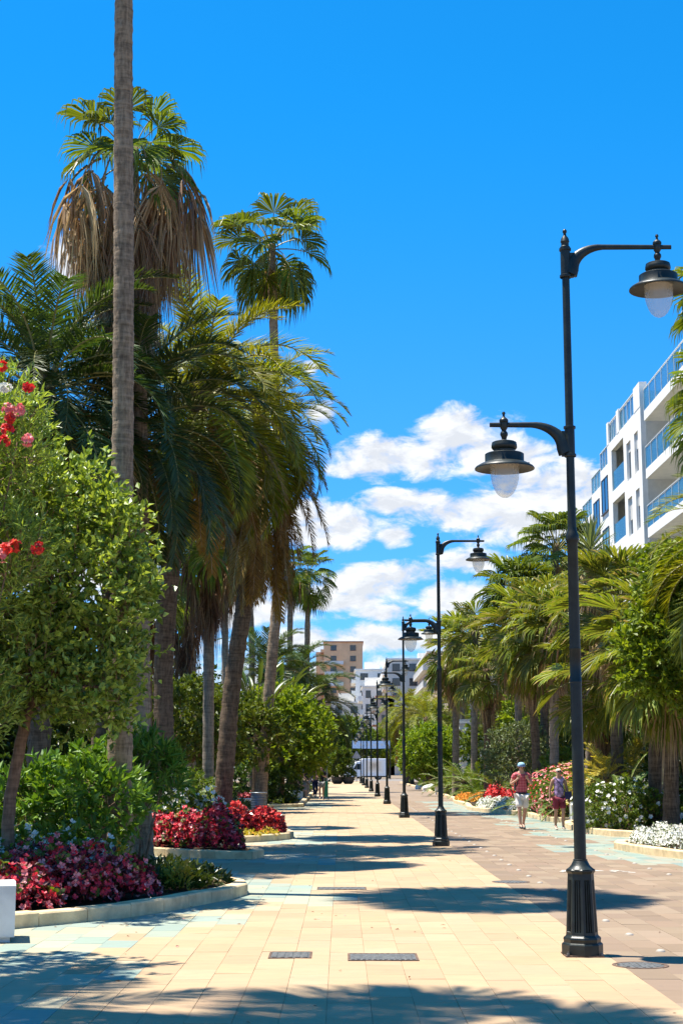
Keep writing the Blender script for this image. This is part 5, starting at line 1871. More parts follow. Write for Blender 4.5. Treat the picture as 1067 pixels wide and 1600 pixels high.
flower_mass('scarlet_begonias', 'scarlet begonias round the foot of the leaning palm in the third bed', [(-1.8, 35.9, 0.5, 0.7, 0.5, 1), (-2.4, 35.5, 0.6, 0.7, 0.6, 1), (-1.75, 37.3, 0.4, 0.7, 0.5, 1), (-3.2, 35.4, 0.7, 0.6, 0.55, 1)],
            4200, 'leaf_bronze', 0.10, 0.075, [('petal_scarlet', 1500, 0.06), ('petal_red', 300, 0.06)], cat='flower bed')
flower_mass('yellow_edging', 'yellow-green edging plants in front of the scarlet begonias', [(-1.65, 35.1, 0.25, 0.3, 0.16, 1), (-2.1, 34.5, 0.35, 0.25, 0.15, 1)], 320, 'leaf_yellow', 0.08, 0.05, [('petal_orange', 8, 0.03)], cat='plant')
flower_mass('pink_begonias', 'dull pink begonias beside the pale low block behind the bin', [(atx(392, 66), 64.9, 0.6, 0.4, 0.45, 1)], 700, 'leaf_bronze', 0.13, 0.1, [('petal_pink', 120, 0.06)], cat='flower bed')
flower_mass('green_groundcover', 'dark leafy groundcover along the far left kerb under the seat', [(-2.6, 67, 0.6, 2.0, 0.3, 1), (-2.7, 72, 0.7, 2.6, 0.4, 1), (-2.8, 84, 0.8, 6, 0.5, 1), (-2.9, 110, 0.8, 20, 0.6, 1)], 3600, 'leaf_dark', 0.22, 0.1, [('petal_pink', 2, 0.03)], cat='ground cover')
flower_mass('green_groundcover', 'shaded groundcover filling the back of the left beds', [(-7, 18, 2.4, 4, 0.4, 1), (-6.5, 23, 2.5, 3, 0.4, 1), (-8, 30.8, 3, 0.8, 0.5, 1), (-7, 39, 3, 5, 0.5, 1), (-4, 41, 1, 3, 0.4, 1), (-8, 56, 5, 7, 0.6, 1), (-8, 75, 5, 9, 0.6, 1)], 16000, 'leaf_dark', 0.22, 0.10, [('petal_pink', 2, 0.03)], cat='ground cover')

# crown out of frame at the left that throws the round shadow beside the white block
bush('broadleaf_tree', 'clipped round tree outside the left edge above the white block', 'tree', (-4.15, 13.35, 0.0), [(0, 0, 5.7, 0.85, 0.75, 0.7), (-0.2, 0.3, 5.1, 0.7, 0.7, 0.6), (0.15, -0.4, 5.3, 0.65, 0.6, 0.5)], 520, 9, 0.11, 0.06, 'leaf_mid', holes=6, trunk=([(0, 0, 0), (-0.05, 0, 2), (0, 0, 4.6)], 0.07, 0.05), limb_r=0.03)

# ------------------------------------------------------------------ right side
GR = None
def stiff(e0):
    g = Geo()
    d = np.array((cos(e0), 0, sin(e0)))
    u = np.array((-sin(e0), 0, cos(e0)))
    L = 0.85
    V = [(0, .018, 0), (0, -.018, 0), d * L * .5 + (0, -.026, 0) + u * .01, d * L * .5 - u * .008, d * L * .5 + (0, .026, 0) + u * .01, d * L - u * 0.05]
    V = [tuple(v) for v in V]
    g.add(V, [(0, 1, 3), (1, 2, 3), (0, 3, 4), (3, 2, 5), (4, 3, 5)])
    return g.mesh('stiff_leaf', [MT['leaf_grey']])


YUC = [[stiff(R_(b + rng.uniform(-6, 6))) for k in range(2)] for b in FT_BINS]


def rfan(lab, px, Y, py, n=34, s=1.0, basepx=None, r=(0.15, 0.13), sets=None, dead=None, nd=10, dl=0.8, dr=0.3, ds=0.9, bark='bark_pale', seed=0, emin=-55, boots=0.0, midpts=(), y0=0.05, rough=0.05, step=0.15):
    b, p = stem(basepx or px, Y, list(midpts) + [(px, py)], y0)
    return palm('fan_palm', lab, b, p, r[0], r[1], sets or FAN_R, n, s, emin=emin, emax=84, dead=dead or FAN_DEAD, ndead=nd, dead_len=dl, dead_r=dr, dead_scale=ds, bark=bark, crown_len=0.7, seed=seed, boots=boots, rough=rough, step=step)


rfan('fan palm at the right edge with a rough brown trunk, left of the two', 1026, 39, 985, 40, 1.08, 1022, (0.17, 0.15), FAN_T, bark='bark_brown', boots=0.10, seed=61, nd=8)
rfan('fan palm at the right edge with a rough reddish trunk, right of the two', 1046, 37.5, 1010, 40, 1.08, 1048, (0.18, 0.16), bark='bark_brown', boots=0.10, seed=62, nd=8)
rfan('high fan palm whose leaves reach in at the right edge before the balconies', 1146, 30, 612, 40, 0.82, 1100, (0.2, 0.15), FAN_L, seed=63)
rfan('highest fan palm at the right edge, only its leaf tips behind the lantern', 1154, 31, 448, 40, 0.82, 1125, (0.2, 0.15), FAN_L, seed=64)
rfan('fan palm with a pale ringed trunk behind the walking man', 868, 52, 975, 40, 1.12, 866, (0.16, 0.14), bark='bark_pale', emin=-25, seed=65, nd=14, dl=1.0, midpts=[(865, 1100)])
rfan('fan palm with brown trunk left of the pale ringed one', 826, 54, 975, 36, 1.12, 842, (0.16, 0.14), FAN_T, bark='bark_brown', seed=66, nd=22, dl=1.0, dr=0.5)
rfan('fan palm with brown trunk close behind the pale ringed one', 850, 57, 950, 36, 1.1, 850, (0.16, 0.14), bark='bark_brown', seed=67, nd=18, dl=0.9, dr=0.4)
rfan('green fan palm crown highest left in the clump before the sky', 806, 59, 912, 34, 1.15, 812, (0.15, 0.13), FAN_S, seed=68, nd=12, emin=-15)
rfan('tall fan palm crown just left of the nearest lamp post', 868, 62, 850, 34, 1.1, 862, (0.16, 0.14), FAN_L, seed=69, nd=16, emin=-20)
for i, (px, Y, py, s_, n_, lab) in enumerate([(922, 47, 845, 1.15, 130, 'spiky grey-green yucca head in front of the stepped white apartments'), (945, 46, 880, 1.0, 110, 'lower spiky yucca head right of the nearest lamp post'), (905, 48, 895, 0.95, 100, 'spiky yucca head beside the nearest lamp post at palm height')]):
    b, p = stem(px, Y, [(px + 4, 1050), (px, py)], 0.05)
    palm('yucca', lab, b, p, 0.11, 0.09, YUC, n_, s_, emin=-60, emax=86, dead=FAN_DEAD, ndead=10, dead_len=1.2, dead_r=0.1, dead_scale=0.6, bark='bark_brown', seed=130 + i, cat='yucca', crown_len=0.7, nseg=8, step=0.15)
rfan('dry greyish fan palm below the yucca heads by the nearest lamp post', 925, 49, 925, 26, 0.95, 920, (0.15, 0.13), seed=70, nd=34, dl=1.0, dr=0.5)
rfan('fan palm with hanging dead fronds and pale trunk right of the second lamp', 712, 86, 1010, 36, 1.3, 712, (0.20, 0.17), FAN_T, seed=71, nd=34, dl=1.4, dr=0.6, ds=1.1)
rfan('fan palm with dark trunk between the second lamp and the grey bush', 760, 72, 1045, 30, 1.0, 762, (0.18, 0.16), bark='bark_brown', seed=72, nd=12, emin=-20)
rfan('fan palm crown filling the gap behind the second lamp post', 742, 80, 985, 34, 1.2, 740, (0.18, 0.16), seed=73, nd=24, dl=1.2, dr=0.5)
rfan('fan palm rising just behind the second lamp, at its upper arm', 722, 120, 990, 30, 1.3, 722, (0.20, 0.17), seed=74, nd=24, dl=1.4, dr=0.6, step=0.3)
rfan('fan palm in the clump between nearest lamp post and right edge', 960, 44, 940, 40, 1.1, 965, (0.18, 0.16), FAN_T, bark='bark_brown', seed=75, nd=12, boots=0.08, emin=-15)
rfan('low fan palm with broad fans in front of the right-hand trunks', 935, 46, 1040, 30, 1.05, 938, (0.18, 0.16), FAN_T, bark='bark_brown', seed=76, nd=6, boots=0.08)
rfan('fan palm at the back of the right planting beside the stepped apartments', 890, 66, 925, 34, 1.15, 893, (0.16, 0.14), seed=77, nd=20, dl=1.2, emin=-20)

b, p = stem(1190, 31, [(1188, 850)])
palm('feather_palm', 'feather palm outside the right edge with fronds drooping into view', b, p, 0.28, 0.25, FT_G, 56, 0.85, emin=-40, bark='bark_brown', boots=0.08, seed=81)
b, p = stem(668, 118, [(668, 1120)])
palm('feather_palm', 'dusty feather palm behind the third lamp post', b, p, 0.35, 0.32, FT_G, 46, 0.92, emin=-45, dead=FT_DRY, ndead=26, dead_len=0.9, dead_r=0.4, dead_scale=1.1, bark='bark_brown', seed=82, step=0.3)
b, p = stem(640, 150, [(640, 1110)])
palm('feather_palm', 'pale brown-green feather palm left of the third lamp post', b, p, 0.35, 0.32, FT_G, 46, 1.2, emin=-45, dead=FT_DRY, ndead=30, dead_len=0.9, dead_r=0.4, dead_scale=1.1, bark='bark_brown', seed=83, step=0.4)

tree_r = [
    (8.35, 33.0, 'bright green broad-leaved tree in front of the right-hand fan palms', [(-1.3, 0, 4.2, 0.95, 0.8, 0.75), (-0.7, 0, 4.9, 0.9, 0.8, 0.8), (-1.65, -0.1, 3.6, 0.6, 0.6, 0.5), (-0.8, -0.2, 3.5, 0.8, 0.7, 0.6), (-1.1, 0, 5.6, 0.7, 0.6, 0.6), (-0.2, 0, 5.9, 0.8, 0.7, 0.7)], 'leaf_bright', 1.9, 2600, 0.15, 0.10),
    (6.3, 112, 'mid-green bushy tree right of the third lamp post', [(0, 0, 3.0, 1.8, 1.5, 1.5), (-0.9, -0.5, 2.0, 1.1, 1.1, 1.0), (1.2, 0, 2.2, 1.3, 1.2, 1.2)], 'leaf_bright', 1.2, 1200, 0.26, 0.15),
    (8.9, 64, 'yellowish leafy tree behind the grey-green bush', [(0, 0, 4.4, 1.5, 1.2, 1.1), (0.8, 0, 3.3, 1.2, 1.1, 1.0), (-1.0, 0, 3.5, 1.1, 1.0, 0.9)], 'leaf_bright', 1.8, 1000, 0.22, 0.12),
    (12.0, 58, 'dark tree filling the shade between the right-hand palm trunks', [(0, 0, 3.0, 2.4, 1.8, 1.7), (-2.2, 0, 2.2, 1.5, 1.4, 1.2), (2.2, 0, 3.2, 2.0, 1.8, 1.6)], 'leaf_dark', 1.2, 1300, 0.24, 0.13),
    (11.5, 43, 'dark shrubby tree behind the rough trunks at the right edge', [(0, 0, 1.9, 1.8, 1.2, 1.3), (-1.8, 0.2, 1.5, 1.1, 1.0, 0.9)], 'leaf_dark', 0.8, 1000, 0.18, 0.09),
    (10.5, 90, 'mid-green tree in the back row right of the second lamp', [(0, 0, 3.6, 2.2, 1.8, 2.0), (-2.0, 0, 2.6, 1.5, 1.4, 1.4), (2, 0, 3.5, 2, 1.6, 1.8)], 'leaf_mid', 1.3, 1200, 0.3, 0.16),
    (9.0, 140, 'green tree in the back row beyond the pale monument', [(0, 0, 4.2, 2.5, 2, 2.2), (-2, 0, 3.0, 1.6, 1.5, 1.6)], 'leaf_mid', 1.5, 1000, 0.36, 0.2),
    (9.4, 37.5, 'tall leafy tree top behind the fan palms at the right edge', [(0, 0, 6.2, 1.1, 1.0, 1.0), (0.9, 0, 5.4, 1.0, 1, 1.0), (1.6, 0, 6.6, 1.2, 1, 1.1)], 'leaf_mid', 3.5, 1000, 0.15, 0.08),
    (15.0, 75, 'tall dark hedge tree hiding the foot of the white apartments', [(0, 0, 4.5, 2.0, 3.5, 3.0), (-1, -6, 4.2, 2, 3.2, 2.6), (-0.5, 7, 4.5, 2, 3.5, 2.8)], 'leaf_dark', 1.5, 1500, 0.34, 0.18),
]
for (x, y, lab, lobes, mt, th, n, L, W) in tree_r:
    bush('broadleaf_tree', lab, 'tree', (x, y, 0.05), lobes, n, 9, L, W, mt, twig=L * 2, holes=14, hole_r=0.3, inner=0.6, trunk=([(0, 0, 0), (0.1, 0, th * 0.6), (0, 0.1, th)], 0.14, 0.10), up=0.2, limb_r=0.06)

bush('grey_green_bush', 'round silvery grey-green bush behind the walking man', 'shrub', (atx(812, 56), 56.5, 0.05), [(0, 0, 2.2, 1.05, 0.9, 0.85), (-0.55, -0.2, 1.7, 0.7, 0.7, 0.6), (0.6, -0.1, 1.8, 0.65, 0.7, 0.6)], 1100, 9, 0.12, 0.06, 'leaf_grey', twig=0.2, holes=10, stems=6)
bush('lantana', 'white-flowered lantana bush right of the nearest lamp post', 'flowering shrub', (7.15, 38.6, 0.06), [(-0.3, 0, 0.55, 0.75, 0.7, 0.55), (0.5, -0.3, 0.45, 0.6, 0.6, 0.45), (-0.75, 0.3, 0.5, 0.5, 0.6, 0.5), (1.2, -0.3, 0.4, 0.6, 0.5, 0.4), (-0.1, 0.1, 0.8, 0.5, 0.5, 0.4)], 900, 9, 0.09, 0.055, 'leaf_mid', [('petal_white', 190, 0.062, 'blossom')], twig=0.14, holes=5, stems=6)
bush('pink_bush', 'rounded bush covered in dusty pink flowers between the walking couple', 'flowering shrub', (6.9, 50.0, 0.06), [(0, 0, 0.75, 0.75, 1.6, 0.75), (0.6, 0.4, 0.95, 0.8, 1.4, 0.7), (-0.2, -1.6, 0.4, 0.5, 0.9, 0.45)], 1000, 9, 0.10, 0.05, 'leaf_mid', [('petal_pink', 900, 0.055, 'blossom'), ('petal_red', 260, 0.05, 'blossom')], twig=0.14, holes=4, stems=6)
bush('white_rose_bush', 'tall green shrub with a few white blooms behind the walking woman', 'flowering shrub', (atx(880, 52), 52.5, 0.05), [(0, 0, 1.5, 0.6, 0.6, 0.6), (0.3, 0, 0.9, 0.7, 0.6, 0.7)], 360, 9, 0.14, 0.06, 'leaf_mid', [('petal_white', 12, 0.11, 'blossom')], stems=5)
flower_mass('white_groundcover', 'cushion of tiny white flowers in the bed tip nearest the right edge', [(5.95, 30.6, 0.34, 0.7, 0.34, 1), (6.3, 29.6, 0.4, 0.8, 0.36, 1), (6.7, 28.6, 0.45, 0.8, 0.38, 1), (6.5, 31.4, 0.6, 0.7, 0.36, 1), (7.0, 27.4, 0.5, 0.7, 0.36, 1)], 3400, 'leaf_grey', 0.06, 0.03, [('petal_white', 5200, 0.028)], cat='flower bed', stalk=0.03)
flower_mass('red_flowers', 'hot pink-red flowers at the right edge above the white cushion', [(7.1, 29.8, 0.5, 0.9, 0.62, 1), (7.6, 31.0, 0.8, 0.8, 0.62, 1)], 1600, 'leaf_bronze', 0.09, 0.06, [('petal_red', 900, 0.06), ('petal_pink', 120, 0.05)], cat='flower bed')
flower_mass('white_groundcover', 'cushion of tiny white flowers left of the walking man', [(5.55, 59.5, 0.42, 1.6, 0.36, 1), (5.95, 57.4, 0.5, 1.6, 0.4, 1), (6.3, 55.4, 0.4, 1.2, 0.38, 1)], 2400, 'leaf_grey', 0.09, 0.045, [('petal_white', 4200, 0.042)], cat='flower bed', stalk=0.03)
flower_mass('red_flowers', 'scarlet flowers behind the white cushion left of the walking man', [(6.2, 62.5, 0.5, 1.8, 0.75, 1), (6.7, 59.0, 0.5, 1.5, 0.85, 1), (6.9, 55.5, 0.4, 1.4, 0.75, 1)], 2000, 'leaf_bronze', 0.12, 0.08, [('petal_scarlet', 1300, 0.075), ('petal_pink', 120, 0.06)], cat='flower bed')
flower_mass('orange_flowers', 'patch of orange marigold-like flowers at the bed edge beyond the white cushion', [(5.75, 72, 0.5, 2.4, 0.32, 1), (6.3, 71, 0.4, 2, 0.34, 1)], 900, 'leaf_mid', 0.10, 0.06, [('petal_orange', 1100, 0.06)], cat='flower bed')
flower_mass('green_groundcover', 'leafy green groundcover through the right-hand beds', [(8, 41, 1.6, 2.5, 0.5, 1), (9, 32, 2, 1.0, 0.4, 1), (8.5, 50, 1.5, 3, 0.7, 1), (8, 62, 1.8, 7, 0.7, 1), (8, 80, 2, 9, 0.7, 1), (8.0, 110, 1.8, 20, 0.8, 1), (11, 45, 2.5, 6, 0.7, 1)], 15000, 'leaf_mid', 0.22, 0.10, [('petal_white', 3, 0.03)], cat='ground cover')
flower_mass('green_groundcover', 'low green plants at the tip of the bed by the white boulders', [(6.6, 100, 0.6, 6, 0.4, 1), (6.7, 120, 0.6, 10, 0.5, 1)], 1500, 'leaf_mid', 0.26, 0.12, [('petal_white', 3, 0.03)], cat='ground cover')

for i, (px, Y, z, n, s, sets, lab) in enumerate([
        (748, 78, 0.4, 26, 1.5, CYC, 'green cycad behind the orange flowers'), (700, 90, 0.5, 26, 1.6, CYC, 'green cycad behind the low white wall'), (785, 64, 0.5, 26, 1.5, CYC, 'green cycad left of the grey-green bush'),
        (975, 41.5, 0.5, 26, 1.25, CYC, 'dark green cycad behind the white lantana'), (1010, 40.5, 0.5, 24, 1.2, CYC, 'dark green cycad at the foot of the rough trunks'), (725, 84, 0.9, 26, 1.5, CYC, 'green cycad in front of the pale monument'),
        (895, 47.5, 0.6, 26, 1.3, CYC, 'green cycad behind the nearest lamp post'), (835, 53, 0.3, 24, 1.2, CYC, 'dark cycad low behind the walking couple')]):
    rosette('cycad', lab, 'cycad', (atx(px, Y), Y, 0.06), sets, n, s, -8, 78, seed=90 + i, stem_h=z)
for i, (px, Y, z, s, lab) in enumerate([(948, 44, 1.3, 0.62, 'yellow-leaved cane palm right of the nearest lamp post'), (990, 46, 1.5, 0.62, 'yellow-leaved cane palm between the lamp post and the rough trunks'), (918, 46, 1.0, 0.55, 'small yellow cane palm close to the nearest lamp post')]):
    rosette('cane_palm', lab, 'palm', (atx(px, Y), Y, 0.06), YEL, 30, s, -15, 82, seed=110 + i, stem_h=z, stem_r=0.08)

# trees at the far end of the street
far = [(-1.9, 186, 'leafy palm-like tree left of the planters at the street end', [(0, 0, 3.0, 2.0, 2, 1.8), (0.6, 0, 5.2, 1.4, 1.4, 1.4)], 'leaf_mid'),
       (2.6, 240, 'green street tree behind the front of the van', [(0, 0, 5.2, 3.2, 2.5, 2.4), (-2, 0, 7.0, 2.2, 2, 1.8)], 'leaf_mid'),
       (7.5, 244, 'green street tree behind the middle of the van', [(0, 0, 5.0, 3.2, 2.5, 2.4), (2, 0, 7.2, 2.4, 2, 2.0)], 'leaf_bright'),
       (11.8, 225, 'yellow-green street tree right of the van', [(0, 0, 4.6, 2.6, 2.5, 2.4), (1, 0, 7.0, 2.0, 2, 1.8)], 'leaf_bright'),
       (-4.5, 236, 'green street tree at the left end of the cross street', [(0, 0, 4.6, 3, 2.5, 2.6), (-1, 0, 7.0, 2.2, 2, 2)], 'leaf_mid'),
       (0.0, 300, 'tall pale green tree rising before the white houses', [(0, 0, 8.0, 3.2, 2.5, 3.0), (3.4, 0, 6.0, 3, 2.5, 3)], 'leaf_bright'),
       (10.8, 180, 'leafy tree beyond the pale brown feather palm', [(0, 0, 4.0, 2.6, 2.2, 2.6), (-1.6, -1, 2.4, 1.6, 1.6, 1.6)], 'leaf_bright')]
for (x, y, lab, lobes, mt) in far:
    bush('broadleaf_tree', lab, 'tree', (x, y, 0.0), lobes, 620, 9, 0.55, 0.32, mt, twig=0.9, holes=10, hole_r=0.3, inner=0.6, trunk=([(0, 0, 0), (0.1, 0, 1.5), (0, 0.1, 3)], 0.18, 0.12), up=0.2, limb_r=0.08)
bush('planter_shrub', 'olive shrub growing in the left round planter', 'shrub', (atx(527, 158), 158, 0.6), [(0, 0, 1.3, 1.1, 1, 1.0), (0.5, 0, 2.2, 0.8, 0.8, 0.7)], 330, 8, 0.34, 0.17, 'leaf_mid', stems=4)
bush('planter_shrub', 'low shrub growing in the round planter before the van', 'shrub', (atx(544, 158), 158, 0.6), [(0, 0, 0.4, 0.6, 0.6, 0.45)], 120, 8, 0.25, 0.13, 'leaf_dark', stems=3)

# the far-off wooded parkland that closes the view at both sides
gw = Geo()
lob = [(x, y, 3.2 + 2.2 * random.random(), 4.5, 4, 3.6) for x, y in
       [(-9, 175), (-14, 170), (-20, 165), (-27, 160), (-34, 150), (-41, 140), (-48, 130), (-55, 120), (-12, 150), (-19, 140), (-26, 128), (-33, 112), (-38, 95), (-42, 78), (-24, 105), (-28, 85), (-30, 66)]]
crown(gw, lob, 3000, 8, 0.9, 0.5, 0, 1.2, 10, 0.3, 0.5)
tag(gw.obj('distant_wood', MT['leaf_dark']), 'far-off dark wood closing the view behind the left beds', 'wood', None, 'stuff')
gw = Geo()
lob = [(x, y, 3.0 + 1.6 * random.random(), 2.6, 4, 3.0) for x, y in [(13.5, 92), (13.2, 104), (13, 116), (13, 128), (13, 140), (13, 152), (13.5, 164), (14, 178), (15, 245), (22, 240), (-12, 240), (-20, 240), (-28, 236), (18, 262)]]
crown(gw, lob, 2400, 8, 0.7, 0.4, 0, 1.0, 10, 0.3, 0.5)
tag(gw.obj('distant_wood', MT['leaf_mid']), 'far-off green wood along the back of the right beds and street end', 'wood', None, 'stuff')

# fallen leaves and petals along the kerbs and on the paving
gl = Geo()
n = 260
kp = BEDPTS[(BEDPTS[:, 1] < 45) & (np.abs(BEDPTS[:, 0]) < 8)]
q = kp[rng.integers(len(kp), size=n)] + rng.normal(size=(n, 2)) * [0.28, 0.4]
q = np.concatenate([q, np.stack([rng.uniform(-2.5, 5.5, 90), rng.uniform(10, 32, 90)], 1)])
q = np.array([p_ for p_ in q if not any(inside(p_[0], p_[1], poly) for poly in BEDPOLY)])
n = len(q)
P = np.column_stack([q, np.full(n, 0.006)])
D = np.column_stack([rng.normal(size=(n, 2)), rng.uniform(0, 0.12, n)])
leaves(gl, P, D, rng.uniform(0.025, 0.07, n), rng.uniform(0.012, 0.03, n), 0, 0.12, 2.5)
m2 = 50
q2 = np.concatenate([q[rng.integers(n, size=m2)] + rng.normal(size=(m2, 2)) * 0.1])
leaves(gl, np.column_stack([q2, np.full(m2, 0.006)]), np.column_stack([rng.normal(size=(m2, 2)), rng.uniform(0, 0.1, m2)]), 0.035, 0.025, 1, 0.1, 2.5)
tag(gl.obj('leaf_litter', [MT['fan_dead_dark'], MT['petal_pink']]), 'dry leaves and petals scattered along the kerbs and paving', 'leaf litter', None, 'stuff')


# ------------------------------------------------------------------ people
def skin(name, V, E, Rr, mat, parent, sub=2, root=0, extra=None):
    """grow one continuous surface over a skeleton"""
    me = bpy.data.meshes.new(name)
    me.from_pydata([tuple(v) for v in V], E, [])
    o = bpy.data.objects.new(name, me)
    COL.objects.link(o)
    m = o.modifiers.new('skin', 'SKIN')
    m.use_smooth_shade = True
    sv = me.skin_vertices[0].data
    for i, r in enumerate(Rr):
        sv[i].radius = r if hasattr(r, '__len__') else (r, r)
        sv[i].use_root = (i == root)
    s = o.modifiers.new('sub', 'SUBSURF')
    s.levels = s.render_levels = sub
    dg = bpy.context.evaluated_depsgraph_get()
    dg.update()
    me2 = bpy.data.meshes.new_from_object(o.evaluated_get(dg))
    me2.name = name
    bpy.data.objects.remove(o)
    if extra is not None and extra.n:
        import bmesh
        bm = bmesh.new()
        bm.from_mesh(me2)
        em = extra.mesh('tmp', mat, True)
        bm.from_mesh(em)
        bm.to_mesh(me2)
        bm.free()
    me2.materials.clear()
    me2.materials.append(mat)
    me2.polygons.foreach_set('use_smooth', np.ones(len(me2.polygons), bool))
    return inst(name, me2, parent)


V3 = lambda *a: np.array(a, float)


def person(label, loc, rz, pose, outfit, h=1.7, detail=True, group=None):
    """pose: hips, knees, ankles, elbows, wrists (right = -x side first); the figure faces -y"""
    t = thing('person', label, 'person', loc, rz, group)
    k = h / 1.70
    fem = outfit.get('woman', False)
    sh = (0.165 if fem else 0.195)
    hip = pose.get('pelvis', V3(0, 0, 0.90))
    lean = pose.get('lean', V3(0, 0, 0))
    sp = hip + V3(0, 0.0, 0.17) + lean * 0.3
    ch = hip + V3(0, 0.0, 0.38) + lean * 0.8
    nb = hip + V3(0, 0.01, 0.545) + lean
    nk = nb + V3(0, -0.015, 0.06)
    hd = nk + V3(0, -0.02, 0.10)
    tp = hd + V3(0, 0.005, 0.095)
    S = [nb + V3(s * sh, 0, -0.055) for s in (-1, 1)]
    H = [hip + V3(s * 0.09, 0, -0.03) for s in (-1, 1)]
    K, A = pose['knees'], pose['ankles']
    EL, W = pose['elbows'], pose['wrists']
    V = [hip, sp, ch, nb, nk, hd, tp]
    R = [(0.135, 0.105), (0.118 if fem else 0.135, 0.095), (0.135 if fem else 0.155, 0.10), (0.075, 0.065), (0.048, 0.05), (0.072, 0.088), (0.058, 0.070)]
    E = [(0, 1), (1, 2), (2, 3), (3, 4), (4, 5), (5, 6)]

    def put(p, r, fr):
        V.append(p)
        R.append(r)
        E.append((fr, len(V) - 1))
        return len(V) - 1
    nose = put(hd + V3(0, -0.085, 0.0), 0.014, 5)
    ex = Geo()
    for i, s in enumerate((-1, 1)):
        a = put(S[i], 0.055, 3)
        b = put(EL[i], 0.041, a)
        c = put(W[i], 0.027, b)
        d = W[i] - EL[i]
        d = d / np.linalg.norm(d)
        hd_dir = pose.get('hand', [d, d])[i]
        palm_ = W[i] + hd_dir * 0.075
        put(palm_, (0.036, 0.020), c)
        # five unequal bent fingers rooted in the palm
        side = np.cross(hd_dir, V3(0, -1, 0.2))
        side = side / (np.linalg.norm(side) + 1e-6)
        curl = np.cross(side, hd_dir)
        for f in range(4):
            o0 = palm_ + side * (f - 1.5) * 0.017
            ln = (0.062, 0.074, 0.069, 0.055)[f]
            ex.tube([o0 - hd_dir * 0.02, o0 + hd_dir * ln * 0.5 + curl * 0.004, o0 + hd_dir * ln * 0.85 + curl * 0.022, o0 + hd_dir * ln + curl * 0.036], [0.0095, 0.009, 0.008, 0.006], 6)
        o0 = W[i] + hd_dir * 0.03
        ex.tube([o0, o0 + side * -s * 0.035 + hd_dir * 0.02, o0 + side * -s * 0.045 + hd_dir * 0.05], [0.012, 0.010, 0.007], 6)
        a = put(H[i], 0.092, 0)
        b = put((H[i] + K[i]) * 0.5, 0.077, a)
        b = put(K[i], 0.054, b)
        c2 = K[i] * 0.65 + A[i] * 0.35 + V3(0, 0.018, 0)
        b = put(c2, 0.053, b)
        b = put(A[i], 0.035, b)
        fd = pose.get('foot', [V3(0, -1, -0.15)] * 2)[i]
        put(A[i] + V3(0, 0, -0.045) + fd * 0.13, (0.034, 0.025), b)
    V = [v * k for v in V]
    R = [tuple(np.array(r) * k) if hasattr(r, '__len__') else (r * k, r * k) for r in R]
    if ex.n:
        ex.v = [v * k for v in ex.v]
    skin('body', V, E, R, MT[outfit['skin']], t, 2, 0, ex)
    # ears
    g = Geo()
    for s in (-1, 1):
        c = (hd + V3(s * 0.078, 0.005, -0.005)) * k
        g.tube([c + V3(0, 0.0, -0.028) * k, c + V3(s * 0.012, 0.008, 0) * k, c + V3(0, 0.005, 0.03) * k], [0.006 * k, 0.012 * k, 0.007 * k], 6)
    g.obj('ear', MT[outfit['skin']], t, True)
    # eyes and mouth
    g = Geo()
    for s in (-1, 1):
        c = (hd + V3(s * 0.032, -0.083, 0.018)) * k
        g.tube([c + V3(-0.012, 0, 0) * k, c + V3(0.012, 0, 0) * k], 0.007 * k, 6)
    g.obj('eye', MT['hair_dark'], t)
    g = Geo()
    c = (hd + V3(0, -0.083, -0.048)) * k
    g.tube([c + V3(-0.022, 0.005, 0) * k, c, c + V3(0.022, 0.005, 0) * k], 0.006 * k, 6)
    g.obj('mouth', MT['terracotta'], t)

    def cloth(name, mat, pts, edges, rad):
        pts = [p * k for p in pts]
        rad = [tuple(np.array(r) * k) if hasattr(r, '__len__') else (r * k, r * k) for r in rad]
        return skin(name, pts, edges, rad, MT[mat], t, 2, 0)
    if outfit.get('top'):
        pts = [hip + V3(0, 0, outfit.get('hem', -0.06)), sp, ch, nb + V3(0, 0, -0.005)]
        rad = [(0.165, 0.135), (0.142 if fem else 0.158, 0.12), (0.155 if fem else 0.178, 0.125), (0.085, 0.075)]
        edges = [(0, 1), (1, 2), (2, 3)]
        sl_ = outfit.get('sleeve', 0.55)
        for i in (0, 1):
            pts.append(S[i])
            rad.append(0.075 if sl_ else 0.066)
            edges.append((3, len(pts) - 1))
            if sl_:
                pts.append(S[i] + (EL[i] - S[i]) * sl_)
                rad.append(0.062)
                edges.append((len(pts) - 2, len(pts) - 1))
        cloth('shirt', outfit['top'], pts, edges, rad)
    if outfit.get('legs'):
        pts = [hip + V3(0, 0, 0.03)]
        rad = [(0.160, 0.128)]
        edges = []
        ln = outfit.get('leg_len', 0.85)
        for i in (0, 1):
            pts.append(H[i] + V3(0, 0, -0.02))
            rad.append(0.108)
            edges.append((0, len(pts) - 1))
            m = H[i] + (K[i] - H[i]) * min(1, ln)
            pts.append(m)
            rad.append(0.098 if ln < 1.2 else 0.075)
            edges.append((len(pts) - 2, len(pts) - 1))
            if ln > 1.2:
                pts.append(A[i] + V3(0, 0, 0.03))
                rad.append(0.058)
                edges.append((len(pts) - 2, len(pts) - 1))
        cloth('trousers' if ln > 1.2 else 'shorts', outfit['legs'], pts, edges, rad)
    for i in (0, 1):
        fd = pose.get('foot', [V3(0, -1, -0.15)] * 2)[i]
        a0 = A[i]
        pts = [a0 + V3(0, 0.03, -0.035), a0 + V3(0, 0, -0.045) + fd * 0.07, a0 + V3(0, 0, -0.05) + fd * 0.17]
        cloth('shoe', outfit.get('shoes', 'shoe_dark'), pts, [(0, 1), (1, 2)], [(0.044, 0.044), (0.046, 0.036), (0.040, 0.028)])
    # hair or cap
    hm = outfit.get('hair')
